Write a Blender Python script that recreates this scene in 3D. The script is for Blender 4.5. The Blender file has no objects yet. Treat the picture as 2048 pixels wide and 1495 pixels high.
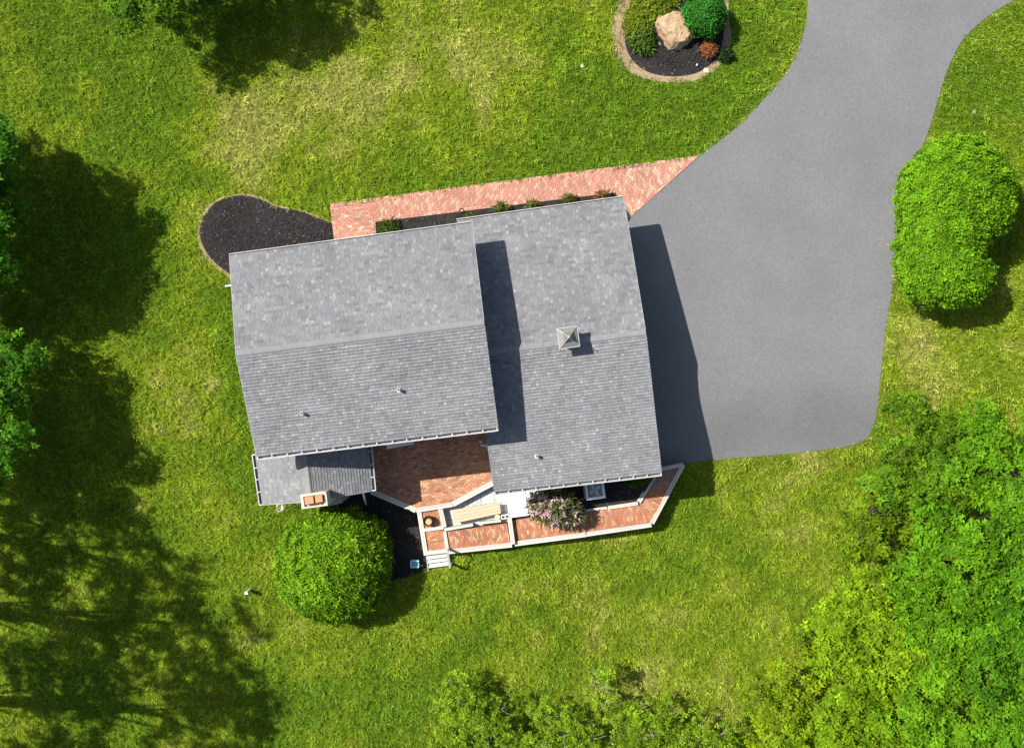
import bpy, bmesh, math, random
import numpy as np
from mathutils import Vector, Matrix, geometry
from math import radians, sin, cos, pi

S = bpy.context.scene
COL = S.collection
random.seed(7)
RNG = np.random.default_rng(11)

# ------------------------------------------------------------------ camera, light, exposure
H = 45.0                       # drone height above the front lawn
P = 0.022                      # metres per photo pixel on the ground
cam_d = bpy.data.cameras.new('camera')
cam = bpy.data.objects.new('camera', cam_d)
COL.objects.link(cam)
cam.location = (0, 0, H)
cam_d.sensor_fit = 'HORIZONTAL'
cam_d.sensor_width = 36
cam_d.lens = 36 * H / (2048 * P)
cam_d.clip_end = 2000
S.camera = cam

SX, SY = 0.737, -0.319         # shadow offset per metre of height
w = bpy.data.worlds.new('World')
S.world = w
w.use_nodes = True
nt = w.node_tree
nt.nodes.clear()
sky = nt.nodes.new('ShaderNodeTexSky')
sky.sky_type = 'NISHITA'
sky.sun_disc = False
sky.sun_elevation = math.atan2(1, math.hypot(SX, SY))
sky.sun_rotation = math.atan2(-SX, -SY)
sky.air_density = 1.0; sky.dust_density = 1.6; sky.ozone_density = 0.9
bg = nt.nodes.new('ShaderNodeBackground')
bg.inputs['Strength'].default_value = 0.088
wo = nt.nodes.new('ShaderNodeOutputWorld')
nt.links.new(sky.outputs[0], bg.inputs[0])
nt.links.new(bg.outputs[0], wo.inputs[0])

sun_d = bpy.data.lights.new('sun', 'SUN')
sun_d.energy = 5.0
sun_d.angle = radians(0.5)
sun_d.color = (1.0, 0.965, 0.905)
sun = bpy.data.objects.new('sun', sun_d)
COL.objects.link(sun)
sun.location = (-30, 13, 41)
sun.rotation_euler = Vector((SX, SY, -1)).to_track_quat('-Z', 'Y').to_euler()
S.view_settings.view_transform = 'Standard'
S.view_settings.look = 'None'
S.view_settings.gamma = 1
S.view_settings.use_curve_mapping = False
S.view_settings.exposure = 0.70

# ------------------------------------------------------------------ helpers
def W(px, py, z=0.0):
    """point of the place seen at photo pixel (px, py) and height z"""
    k = P * (H - z) / H
    return Vector(((px - 1024) * k, -(py - 747.5) * k, z))

def sm(t):
    t = np.clip(t, 0, 1)
    return t * t * (3 - 2 * t)

def gz(x, y):
    """ground height: level at the front, falling away behind the house"""
    drop = 1.05 + 0.45 * sm(np.asarray(x) / 6.0)
    return -drop * sm((0.0 - np.asarray(y)) / 5.0)

def G(px, py, dz=0.0):
    z = 0.0
    for _ in range(4):
        p = W(px, py, z)
        z = float(gz(p.x, p.y)) + dz
    return W(px, py, z)

def _hash(i, j, seed):
    n = (i.astype(np.int64) * 374761393 + j.astype(np.int64) * 668265263 + seed * 982451653) & 0xffffffff
    n = ((n ^ (n >> 13)) * 1274126177) & 0xffffffff
    return ((n ^ (n >> 16)) & 0xffff) / 65535.0

def vnoise(x, y, scale, seed):
    x = np.asarray(x, float) / scale + 1000; y = np.asarray(y, float) / scale + 1000
    i = np.floor(x); j = np.floor(y); fx = sm(x - i); fy = sm(y - j)
    a = _hash(i, j, seed); b = _hash(i + 1, j, seed); c = _hash(i, j + 1, seed); d = _hash(i + 1, j + 1, seed)
    return (a * (1 - fx) + b * fx) * (1 - fy) + (c * (1 - fx) + d * fx) * fy

def fbm(x, y, scale, seed, octs=4):
    v = 0; a = 0.5; t = 0
    for o in range(octs):
        v = v + a * vnoise(x, y, scale / 2 ** o, seed + o); t += a; a *= 0.55
    return v / t

def tag(o, label=None, cat=None, group=None, kind=None):
    if label: o['label'] = label
    if cat: o['category'] = cat
    if group: o['group'] = group
    if kind: o['kind'] = kind
    return o

def empty(name, loc=(0, 0, 0), parent=None):
    o = bpy.data.objects.new(name, None)
    o.empty_display_size = 0.3
    COL.objects.link(o)
    o.location = loc
    if parent: o.parent = parent
    return o

# ------------------------------------------------------------------ materials
def newmat(name):
    m = bpy.data.materials.new(name)
    m.use_nodes = True
    n = m.node_tree
    return m, n, n.nodes['Principled BSDF']

def attr_mat(name, rough=0.85, scale=30.0, var=0.25, bump=0.0, spec=0.3, big=0.0, metal=0.0):
    """base colour from the Col attribute, broken up by grain"""
    m, n, b = newmat(name)
    a = n.nodes.new('ShaderNodeAttribute'); a.attribute_name = 'Col'
    geo = n.nodes.new('ShaderNodeNewGeometry')
    no = n.nodes.new('ShaderNodeTexNoise'); no.inputs['Scale'].default_value = scale
    no.inputs['Detail'].default_value = 4
    n.links.new(geo.outputs['Position'], no.inputs['Vector'])
    mr = n.nodes.new('ShaderNodeMapRange')
    mr.inputs['From Min'].default_value = 0.3; mr.inputs['From Max'].default_value = 0.7
    mr.inputs['To Min'].default_value = 1 - var; mr.inputs['To Max'].default_value = 1 + var
    n.links.new(no.outputs['Fac'], mr.inputs['Value'])
    fac = mr.outputs[0]
    if big:
        n2 = n.nodes.new('ShaderNodeTexNoise'); n2.inputs['Scale'].default_value = 0.6; n2.inputs['Detail'].default_value = 5
        n.links.new(geo.outputs['Position'], n2.inputs['Vector'])
        m2 = n.nodes.new('ShaderNodeMapRange')
        m2.inputs['From Min'].default_value = 0.3; m2.inputs['From Max'].default_value = 0.7
        m2.inputs['To Min'].default_value = 1 - big; m2.inputs['To Max'].default_value = 1 + big
        n.links.new(n2.outputs['Fac'], m2.inputs['Value'])
        mm = n.nodes.new('ShaderNodeMath'); mm.operation = 'MULTIPLY'
        n.links.new(fac, mm.inputs[0]); n.links.new(m2.outputs[0], mm.inputs[1]); fac = mm.outputs[0]
    mx = n.nodes.new('ShaderNodeVectorMath'); mx.operation = 'SCALE'
    n.links.new(a.outputs['Color'], mx.inputs[0]); n.links.new(fac, mx.inputs['Scale'])
    n.links.new(mx.outputs[0], b.inputs['Base Color'])
    b.inputs['Roughness'].default_value = rough
    b.inputs['Specular IOR Level'].default_value = spec
    b.inputs['Metallic'].default_value = metal
    if bump:
        bp = n.nodes.new('ShaderNodeBump'); bp.inputs['Strength'].default_value = bump; bp.inputs['Distance'].default_value = 0.02
        n.links.new(no.outputs['Fac'], bp.inputs['Height']); n.links.new(bp.outputs[0], b.inputs['Normal'])
    return m

def leaf_mat(name, trans=0.3, rough=0.65):
    m, n, b = newmat(name)
    a = n.nodes.new('ShaderNodeAttribute'); a.attribute_name = 'Col'
    n.links.new(a.outputs['Color'], b.inputs['Base Color'])
    b.inputs['Roughness'].default_value = rough
    b.inputs['Specular IOR Level'].default_value = 0.10
    t = n.nodes.new('ShaderNodeBsdfTranslucent')
    hs = n.nodes.new('ShaderNodeVectorMath'); hs.operation = 'MULTIPLY'
    hs.inputs[1].default_value = (1.3, 1.2, 0.6)
    n.links.new(a.outputs['Color'], hs.inputs[0]); n.links.new(hs.outputs[0], t.inputs['Color'])
    mix = n.nodes.new('ShaderNodeMixShader'); mix.inputs[0].default_value = trans
    out = n.nodes['Material Output']
    n.links.new(b.outputs[0], mix.inputs[1]); n.links.new(t.outputs[0], mix.inputs[2]); n.links.new(mix.outputs[0], out.inputs[0])
    return m

M_SHINGLE = attr_mat('shingle_asphalt', 0.95, 60, 0.14, 0.25, 0.15, big=0.10)
M_BRICK = attr_mat('brick_clay', 0.9, 45, 0.22, 0.3, 0.2, big=0.12)
M_PAINT = attr_mat('weathered_paint', 0.6, 25, 0.08, 0.0, 0.35, big=0.06)
M_WOOD = attr_mat('weathered_wood', 0.75, 22, 0.16, 0.15, 0.25)
M_STONE = attr_mat('stone', 0.9, 9, 0.22, 0.5, 0.2)
M_METAL = attr_mat('painted_metal', 0.42, 12, 0.10, 0.0, 0.5)
M_MULCH = attr_mat('mulch', 0.95, 40, 0.5, 0.8, 0.1, big=0.2)
M_SOIL = attr_mat('soil', 0.95, 25, 0.3, 0.5, 0.1, big=0.2)
M_LAWN = attr_mat('lawn_soil', 0.95, 14, 0.4, 0.5, 0.05, big=0.1)
M_BARK = attr_mat('bark', 0.9, 18, 0.35, 0.6, 0.1)
M_LEAF = leaf_mat('leaf', 0.30)
M_NEEDLE = leaf_mat('needle_leaf', 0.15, 0.6)
M_GRASS = leaf_mat('grass_blade', 0.25, 0.6)
M_GLASS, _n, _b = newmat('window_glass')
_b.inputs['Base Color'].default_value = (0.03, 0.04, 0.05, 1); _b.inputs['Roughness'].default_value = 0.08

# asphalt: aggregate speckle, slow grey drift, faint wear
M_ASPH, n, b = newmat('asphalt')
geo = n.nodes.new('ShaderNodeNewGeometry')
v = n.nodes.new('ShaderNodeTexVoronoi'); v.inputs['Scale'].default_value = 16
n.links.new(geo.outputs['Position'], v.inputs['Vector'])
n1 = n.nodes.new('ShaderNodeTexNoise'); n1.inputs['Scale'].default_value = 0.35; n1.inputs['Detail'].default_value = 6
n2 = n.nodes.new('ShaderNodeTexNoise'); n2.inputs['Scale'].default_value = 9; n2.inputs['Detail'].default_value = 5
n.links.new(geo.outputs['Position'], n1.inputs['Vector']); n.links.new(geo.outputs['Position'], n2.inputs['Vector'])
def mrange(n, src, a, b_, c, d):
    r = n.nodes.new('ShaderNodeMapRange')
    for k, vv in zip(('From Min', 'From Max', 'To Min', 'To Max'), (a, b_, c, d)): r.inputs[k].default_value = vv
    n.links.new(src, r.inputs['Value']); return r.outputs[0]
def mul(n, a, b_):
    r = n.nodes.new('ShaderNodeMath'); r.operation = 'MULTIPLY'
    n.links.new(a, r.inputs[0]); n.links.new(b_, r.inputs[1]); return r.outputs[0]
hsv = n.nodes.new('ShaderNodeSeparateColor'); n.links.new(v.outputs['Color'], hsv.inputs[0])
f = mul(n, mul(n, mrange(n, n1.outputs['Fac'], .3, .7, .93, 1.07), mrange(n, n2.outputs['Fac'], .3, .7, .94, 1.06)), mrange(n, hsv.outputs[0], 0, 1, .92, 1.08))
sc = n.nodes.new('ShaderNodeVectorMath'); sc.operation = 'SCALE'; sc.inputs[0].default_value = (0.147, 0.147, 0.148)
n.links.new(f, sc.inputs['Scale']); n.links.new(sc.outputs[0], b.inputs['Base Color'])
b.inputs['Roughness'].default_value = 0.9; b.inputs['Specular IOR Level'].default_value = 0.2
bp = n.nodes.new('ShaderNodeBump'); bp.inputs['Strength'].default_value = 0.25; bp.inputs['Distance'].default_value = 0.01
n.links.new(v.outputs['Distance'], bp.inputs['Height']); n.links.new(bp.outputs[0], b.inputs['Normal'])

# ------------------------------------------------------------------ mesh building
def np_mesh(name, verts, faces, cols, mat, parent=None, smooth=False):
    """verts (n,3), faces (m,k) constant k, cols (n,3)"""
    verts = np.asarray(verts, np.float32); faces = np.asarray(faces, np.int32); k = faces.shape[1]
    me = bpy.data.meshes.new(name)
    me.vertices.add(len(verts)); me.vertices.foreach_set('co', verts.ravel())
    me.loops.add(faces.size); me.loops.foreach_set('vertex_index', faces.ravel())
    me.polygons.add(len(faces)); me.polygons.foreach_set('loop_start', np.arange(0, faces.size, k, dtype=np.int32))
    me.update(calc_edges=True)
    if smooth: me.polygons.foreach_set('use_smooth', np.ones(len(faces), bool))
    ca = me.color_attributes.new('Col', 'FLOAT_COLOR', 'POINT')
    c4 = np.ones((len(verts), 4), np.float32); c4[:, :3] = cols
    ca.data.foreach_set('color', c4.ravel())
    me.materials.append(mat)
    o = bpy.data.objects.new(name, me); COL.objects.link(o)
    if parent: o.parent = parent
    return o

class MB:
    """collects shapes, builds ONE mesh object with a Col attribute"""
    def __init__(s, col=(0.5, 0.5, 0.5)): s.v = []; s.f = []; s.c = []; s.col = col
    def poly(s, pts, col=None):
        i = len(s.v); c = col or s.col
        s.v += [tuple(p) for p in pts]; s.c += [c] * len(pts); s.f.append(tuple(range(i, i + len(pts))))
    def mesh(s, pts, faces, col=None):
        i = len(s.v); c = col or s.col
        s.v += [tuple(p) for p in pts]; s.c += [c] * len(pts); s.f += [tuple(i + k for k in f) for f in faces]
    def prism(s, pts, z0, z1, col=None, inset=0.0):
        """pts: ccw list of 2D points; z0 bottom, z1 top (numbers, or functions of x,y)"""
        n = len(pts); fz = lambda z, p: z(p[0], p[1]) if callable(z) else z
        lo = [(p[0], p[1], fz(z0, p)) for p in pts]; hi = [(p[0], p[1], fz(z1, p)) for p in pts]
        if inset:
            cx = sum(p[0] for p in pts) / n; cy = sum(p[1] for p in pts) / n
            hi2 = []
            for p in hi:
                d = math.hypot(p[0] - cx, p[1] - cy) or 1; k = max(0, 1 - inset / d)
                hi2.append((cx + (p[0] - cx) * k, cy + (p[1] - cy) * k, p[2]))
            hi = hi2
        s.mesh(lo + hi, [tuple(range(n, 2 * n)), tuple(range(n - 1, -1, -1))] + [(i, (i + 1) % n, n + (i + 1) % n, n + i) for i in range(n)], col)
    def box(s, c, sx, sy, sz, rz=0.0, col=None, M=None):
        R = (M or Matrix.Rotation(rz, 3, 'Z'))
        pts = [Vector(c) + R @ Vector((x * sx / 2, y * sy / 2, z * sz / 2)) for z in (-1, 1) for y in (-1, 1) for x in (-1, 1)]
        s.mesh(pts, [(0, 2, 3, 1), (4, 5, 7, 6), (0, 1, 5, 4), (2, 6, 7, 3), (0, 4, 6, 2), (1, 3, 7, 5)], col)
    def beam(s, a, b, wd, ht, col=None, up=(0, 0, 1)):
        a = Vector(a); b = Vector(b); d = (b - a); L = d.length; d.normalize()
        u = Vector(up); side = d.cross(u).normalized(); u = side.cross(d).normalized()
        M = Matrix((d, side, u)).transposed()
        s.box((a + b) / 2, L, wd, ht, M=M, col=col)
    def tube(s, pts, rad, n=8, col=None, cap=True):
        pts = [Vector(p) for p in pts]; rings = []
        if not hasattr(rad, '__len__'): rad = [rad] * len(pts)
        i0 = len(s.v); c = col or s.col
        for i, p in enumerate(pts):
            d = (pts[min(i + 1, len(pts) - 1)] - pts[max(i - 1, 0)]).normalized()
            u = d.orthogonal().normalized() if abs(d.z) < .95 else Vector((1, 0, 0)); u = (u - d * u.dot(d)).normalized(); v = d.cross(u)
            for k in range(n):
                a = 2 * pi * k / n; s.v.append(tuple(p + (u * cos(a) + v * sin(a)) * rad[i])); s.c.append(c)
        for i in range(len(pts) - 1):
            for k in range(n):
                k2 = (k + 1) % n; s.f.append((i0 + i * n + k, i0 + i * n + k2, i0 + (i + 1) * n + k2, i0 + (i + 1) * n + k))
        if cap:
            s.f.append(tuple(i0 + k for k in range(n - 1, -1, -1))); s.f.append(tuple(i0 + (len(pts) - 1) * n + k for k in range(n)))
    def lathe(s, c, prof, n=20, col=None):
        c = Vector(c); i0 = len(s.v); cc = col or s.col
        for r, z in prof:
            for k in range(n):
                a = 2 * pi * k / n; s.v.append((c.x + r * cos(a), c.y + r * sin(a), c.z + z)); s.c.append(cc)
        for i in range(len(prof) - 1):
            for k in range(n):
                k2 = (k + 1) % n; s.f.append((i0 + i * n + k, i0 + i * n + k2, i0 + (i + 1) * n + k2, i0 + (i + 1) * n + k))
        s.f.append(tuple(i0 + (len(prof) - 1) * n + k for k in range(n)))
        s.f.append(tuple(i0 + k for k in range(n - 1, -1, -1)))
    def data(s, name, mat):
        me = bpy.data.meshes.new(name); me.from_pydata(s.v, [], s.f); me.update()
        ca = me.color_attributes.new('Col', 'FLOAT_COLOR', 'POINT')
        c4 = np.ones((len(s.v), 4), np.float32); c4[:, :3] = np.array(s.c)
        ca.data.foreach_set('color', c4.ravel()); me.materials.append(mat)
        return me
    def build(s, name, mat, parent=None, smooth=False):
        me = s.data(name, mat)
        if smooth: me.polygons.foreach_set('use_smooth', [True] * len(me.polygons))
        o = bpy.data.objects.new(name, me); COL.objects.link(o)
        if parent: o.parent = parent
        return o

def spline(pts, per=6, closed=True):
    out = []; n = len(pts)
    for i in range(n if closed else n - 1):
        g = lambda k: pts[k % n] if closed else pts[min(max(k, 0), n - 1)]
        p0, p1, p2, p3 = g(i - 1), g(i), g(i + 1), g(i + 2)
        for j in range(per):
            t = j / per
            out.append(tuple(0.5 * (2 * b + (c - a) * t + (2 * a - 5 * b + 4 * c - d) * t * t + (3 * b - a - 3 * c + d) * t ** 3) for a, b, c, d in zip(p0, p1, p2, p3)))
    if not closed: out.append(tuple(pts[-1]))
    return out

def inside(x, y, poly):
    x = np.asarray(x); y = np.asarray(y); r = np.zeros(x.shape, bool); n = len(poly)
    for i in range(n):
        x1, y1 = poly[i]; x2, y2 = poly[(i + 1) % n]
        if y1 == y2: continue
        c = ((y1 > y) != (y2 > y)) & (x < (x2 - x1) * (y - y1) / (y2 - y1) + x1)
        r ^= c
    return r

def edge_dist(x, y, poly):
    d = np.full(np.asarray(x).shape, 1e9)
    for i in range(len(poly)):
        x1, y1 = poly[i]; x2, y2 = poly[(i + 1) % len(poly)]
        dx, dy = x2 - x1, y2 - y1; L = dx * dx + dy * dy or 1e-9
        t = np.clip(((x - x1) * dx + (y - y1) * dy) / L, 0, 1)
        d = np.minimum(d, np.hypot(x - x1 - t * dx, y - y1 - t * dy))
    return d

def drape(name, poly, off, mat, col, res=0.6, mound=0.0, rough=0.0, colvar=0.0, parent=None):
    """sheet over the ground inside a 2D polygon; mound rises away from the edge"""
    xs = [p[0] for p in poly]; ys = [p[1] for p in poly]
    gx, gy = np.meshgrid(np.arange(min(xs), max(xs), res), np.arange(min(ys), max(ys), res))
    gx = gx.ravel() + RNG.uniform(-.2, .2, gx.size) * res; gy = gy.ravel() + RNG.uniform(-.2, .2, gy.size) * res
    k = inside(gx, gy, poly); gx, gy = gx[k], gy[k]
    if len(gx):
        k = edge_dist(gx, gy, poly) > res * .3; gx, gy = gx[k], gy[k]
    pts = [Vector(p) for p in poly] + [Vector((a, b_)) for a, b_ in zip(gx, gy)]
    n0 = len(poly)
    r = geometry.delaunay_2d_cdt(pts, [(i, (i + 1) % n0) for i in range(n0)], [], 1, 1e-5)
    v2 = np.array([(p.x, p.y) for p in r[0]]); fc = [f for f in r[2]]
    z = gz(v2[:, 0], v2[:, 1]) + off
    d = edge_dist(v2[:, 0], v2[:, 1], poly)
    z = z + mound * sm(d / 0.9)
    if rough: z = z + rough * (fbm(v2[:, 0], v2[:, 1], 0.5, 5) - .5) * sm(d / .2)
    vv = np.column_stack([v2, z])
    fc2 = []
    for f in fc:
        a, b_, c = (v2[f[0]], v2[f[1]], v2[f[2]])
        cr = (b_[0] - a[0]) * (c[1] - a[1]) - (b_[1] - a[1]) * (c[0] - a[0])
        fc2.append(tuple(f) if cr > 0 else tuple(reversed(f)))
    cols = np.tile(np.array(col), (len(vv), 1))
    if colvar: cols = cols * (1 + colvar * (fbm(v2[:, 0], v2[:, 1], 0.8, 9)[:, None] - .5) * 2)
    o = np_mesh(name, vv, fc2, cols, mat, parent, smooth=True)
    return o

def px2(poly, z=0.0):
    """photo outline -> ground points (ccw in plan)"""
    out = []
    for p in poly:
        q = G(p[0], p[1], z); out.append((q.x, q.y))
    A = sum(out[i][0] * out[(i + 1) % len(out)][1] - out[(i + 1) % len(out)][0] * out[i][1] for i in range(len(out)))
    return out if A > 0 else out[::-1]

def pz(poly, z):
    out = [(W(p[0], p[1], z).x, W(p[0], p[1], z).y) for p in poly]
    A = sum(out[i][0] * out[(i + 1) % len(out)][1] - out[(i + 1) % len(out)][0] * out[i][1] for i in range(len(out)))
    return out if A > 0 else out[::-1]

def cvar(c, a=0.1, t=0.0):
    k = 1 + random.uniform(-a, a)
    return tuple(max(0.002, x * k * (1 + random.uniform(-t, t))) for x in c)

# ------------------------------------------------------------------ outlines of the ground cover
drive_px = spline([(1600, -420), (1612, -200), (1616, -80), (1615, 0), (1611, 50), (1592, 110), (1562, 160), (1522, 205), (1474, 254), (1434, 286), (1400, 311)], 5, False) \
    + [(1264, 433), (1220, 450), (1300, 935), (1372, 925), (1440, 918), (1600, 905)] \
    + spline([(1690, 893), (1728, 880), (1745, 858), (1753, 826), (1760, 760), (1772, 650), (1784, 580), (1793, 470), (1806, 380), (1835, 315), (1857, 262), (1876, 200), (1895, 140), (1922, 85), (1960, 46), (2005, 14), (2070, -20), (2200, -70), (2420, -130)], 5, False) + [(2420, -420)]
DRIVE = px2(drive_px)
BEAN = px2(spline([(462, 550), (425, 520), (402, 480), (405, 440), (432, 405), (480, 391), (520, 398), (555, 414), (600, 422), (640, 437), (664, 446)], 5, False) + [(668, 500), (600, 560)])
WALK_BAND = [(660, 407), (1226, 334), (1231, 385), (748, 444), (667, 455)]
FRONTBED = px2([(744, 444), (1231, 385), (1262, 436), (1240, 470), (750, 530)])
ROCKBED = px2(spline([(1252, 95), (1250, 60), (1258, 20), (1275, -30), (1330, -60), (1400, -50), (1440, -10), (1448, 40), (1444, 90), (1428, 122), (1395, 145), (1350, 153), (1300, 146), (1268, 125)], 5))
SOILRING = px2(spline([(1230, 100), (1224, 60), (1234, 15), (1262, -45), (1330, -75), (1410, -62), (1452, -15), (1458, 40), (1462, 85), (1440, 130), (1400, 158), (1350, 166), (1290, 158), (1246, 135)], 5))
BACKBED = px2([(736, 960), (850, 1010), (858, 1112), (850, 1140), (822, 1152), (780, 1162), (750, 1150), (700, 1060), (660, 1010)])
ANNEXBED = px2([(560, 1000), (700, 985), (690, 1030), (620, 1030), (570, 1030)])
HOUSEFOOT = px2([(475, 530), (930, 470), (935, 450), (1238, 412), (1305, 930), (1000, 970), (975, 870), (735, 905), (735, 985), (530, 1005), (520, 920)])
YARD = px2([(735, 860), (980, 840), (1325, 930), (1372, 926), (1304, 1052), (1028, 1090), (900, 1104), (902, 1138), (853, 1140), (832, 1022), (740, 990)])
NOGRASS = [DRIVE, BEAN, px2(WALK_BAND + []), px2([(660, 407), (750, 396), (752, 480), (668, 490)]), px2([(1222, 334), (1400, 311), (1262, 434), (1228, 390)]), FRONTBED, ROCKBED, BACKBED, HOUSEFOOT, YARD]

def lawn_color(x, y):
    """fresh to straw-dry turf, the dry patches lying where the photo has them"""
    dry = fbm(x, y, 5.0, 21, 5) * 0.75 + .05 + (fbm(x, y, 1.2, 33, 4) - .5) * 0.95
    for (px, py, r, a) in [(620, 215, 190, .22), (980, 170, 300, .20), (470, 260, 160, .12), (1250, 260, 180, -.12), (330, 130, 170, -.16), (690, 365, 100, -.20), (820, 345, 130, -.2), (1150, 320, 160, -.22),
                           (1480, 160, 150, -.14), (1300, 220, 120, -.12), (1960, 190, 110, -.10), (330, 800, 120, .14), (420, 760, 110, .12), (430, 560, 70, .05), (480, 850, 60, -.14), (480, 650, 50, -.18), (500, 960, 60, -.18),
                           (1250, 1230, 260, .16), (1560, 1000, 120, .16), (1050, 1160, 200, .04), (1850, 740, 120, .16), (1430, 950, 60, -.10), (1100, 1350, 220, .04), (60, 420, 200, -.1), (260, 90, 130, -.12), (480, 760, 60, -.12), (1000, 1420, 160, -.12), (1250, 1420, 160, -.12), (1440, 1050, 90, -.08), (1330, 1120, 90, -.08), (1900, 80, 120, -.1), (70, 130, 60, .18), (120, 90, 80, -.15), (190, 190, 30, .35), (432, 765, 16, .3), (30, 60, 40, .15), (700, 1330, 150, -.05)]:
        c = G(px, py); d2 = ((x - c.x) ** 2 + (y - c.y) ** 2) / (r * P) ** 2
        dry = dry + 1.7 * a * np.exp(-d2)
    dry = np.clip((dry - 0.22) / 0.72, 0, 1)
    g0 = np.array((0.128, 0.226, 0.012)); g1 = np.array((0.220, 0.300, 0.014)); g2 = np.array((0.350, 0.365, 0.075))
    d = dry[:, None]
    c = np.where(d < .55, g0 + (g1 - g0) * (d / .55), g1 + (g2 - g1) * ((d - .55) / .45))
    return c, dry

# ------------------------------------------------------------------ lawn (one sheet to the horizon)
ax = np.concatenate([-np.geomspace(420, 27, 14), np.arange(-26, 26.01, 0.3), np.geomspace(27, 420, 14)])
ay = np.concatenate([-np.geomspace(420, 21, 14), np.arange(-20, 20.01, 0.3), np.geomspace(21, 420, 14)])
gx, gy = np.meshgrid(ax, ay); fx, fy = gx.ravel(), gy.ravel()
fz = gz(fx, fy) - 0.012
hard = np.zeros(fx.shape, bool)
for p_ in (YARD, HOUSEFOOT): hard |= inside(fx, fy, p_)
on_drive = inside(fx, fy, DRIVE); on_drive &= edge_dist(fx, fy, DRIVE) > .35
fz = np.where(on_drive, fz - .12, fz)
fz = np.where(hard, np.minimum(fz - .1, fz), fz)
lc, ld = lawn_color(fx, fy)
nx, ny = len(ax), len(ay)
ii = (np.arange(ny - 1)[:, None] * nx + np.arange(nx - 1)[None, :]).ravel()
lawn = np_mesh('lawn', np.column_stack([fx, fy, fz]), np.column_stack([ii, ii + 1, ii + nx + 1, ii + nx]), lc * np.where((np.abs(fx) < 26.2) & (np.abs(fy) < 20.2), .55, .40)[:, None], M_LAWN, smooth=True)  # sheet darker beyond the blades, in place of the shade blades cast
tag(lawn, 'mown lawn around the house, fresh green with straw dry patches', kind='structure')

drv = drape('driveway', DRIVE, 0.012, M_ASPH, (0.14, 0.14, 0.14), res=0.5)
tag(drv, 'grey asphalt driveway curving in beside the garage', kind='structure')

# ------------------------------------------------------------------ bricks
def clip_poly(sub, clip):
    out = list(sub)
    for i in range(len(clip)):
        a = clip[i]; b_ = clip[(i + 1) % len(clip)]; inp = out; out = []
        if not inp: return []
        f = lambda p: (b_[0] - a[0]) * (p[1] - a[1]) - (b_[1] - a[1]) * (p[0] - a[0])
        for j in range(len(inp)):
            p, q = inp[j], inp[(j + 1) % len(inp)]; fp, fq = f(p), f(q)
            if fp >= 0: out.append(p)
            if (fp >= 0) != (fq >= 0):
                t = fp / (fp - fq); out.append((p[0] + t * (q[0] - p[0]), p[1] + t * (q[1] - p[1])))
    return out

def pick(pal):
    r = random.random() * sum(p[1] for p in pal)
    for c, wt in pal:
        r -= wt
        if r <= 0: return c
    return pal[-1][0]

def layout(poly, ang, L, B, bond=0.5, joint=0.006):
    """bricks of L x B rows along angle ang clipped to a convex polygon: list of (cx, cy, ang, clipped outline or None)"""
    u = (cos(ang), sin(ang)); v = (-sin(ang), cos(ang))
    U = [p[0] * u[0] + p[1] * u[1] for p in poly]; V = [p[0] * v[0] + p[1] * v[1] for p in poly]
    res = []; r = 0; y = min(V)
    while y < max(V):
        x = min(U) - L * ((r * bond) % 1.0) - random.uniform(0, .02)
        while x < max(U):
            c = [(x + joint / 2, y + joint / 2), (x + L - joint / 2, y + joint / 2), (x + L - joint / 2, y + B - joint / 2), (x + joint / 2, y + B - joint / 2)]
            q = [(a * u[0] + b_ * v[0], a * u[1] + b_ * v[1]) for a, b_ in c]
            k = clip_poly(q, poly)
            if len(k) >= 3:
                A = abs(sum(k[i][0] * k[(i + 1) % len(k)][1] - k[(i + 1) % len(k)][0] * k[i][1] for i in range(len(k)))) / 2
                full = A > 0.995 * (L - joint) * (B - joint)
                if A > 0.0012:
                    cx = (x + L / 2) * u[0] + (y + B / 2) * v[0]; cy = (x + L / 2) * u[1] + (y + B / 2) * v[1]
                    res.append((cx, cy, ang, L, B, None if full else k))
            x += L
        y += B; r += 1
    return res

_bm = {}
def brick_mesh(L, B, j, i, pal):
    key = (round(L, 3), round(B, 3), i, id(pal))
    if key not in _bm:
        m = MB(cvar(pick(pal), .16, .06))
        m.prism([(-(L - j) / 2, -(B - j) / 2), ((L - j) / 2, -(B - j) / 2), ((L - j) / 2, (B - j) / 2), (-(L - j) / 2, (B - j) / 2)], -0.05, 0, inset=0.004)
        _bm[key] = m.data('brick', M_BRICK)
    return _bm[key]

def lay_bricks(parent, lay, z, pal, nmax=300, joint=0.006):
    zf = (lambda x, y: float(gz(x, y)) + z[1]) if isinstance(z, tuple) else (lambda x, y: z)
    lay = sorted(lay, key=lambda b_: b_[0] ** 2 + b_[1] ** 2)
    n = 0; rest = MB()
    for cx, cy, a, L, B, k in lay:
        dz = random.uniform(-.004, .004) + 0.014
        if k is None and n < nmax:
            o = bpy.data.objects.new('brick', brick_mesh(L, B, joint, random.randrange(14), pal)); COL.objects.link(o)
            o.parent = parent; o.location = (cx, cy, zf(cx, cy) + dz); o.rotation_euler = (0, 0, a + random.uniform(-.012, .012)); n += 1
        else:
            if k is None:
                c, s = cos(a), sin(a); h, q = (L - joint) / 2, (B - joint) / 2
                k = [(cx + x * c - y * s, cy + x * s + y * c) for x, y in ((-h, -q), (h, -q), (h, q), (-h, q))]
            zz = zf(cx, cy) + dz
            rest.prism(k, zz - .05, zz, cvar(pick(pal), .16, .06), inset=0.004)
    if rest.v:
        o = rest.build('brick_course', M_BRICK, parent); o['kind'] = 'stuff'

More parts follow.
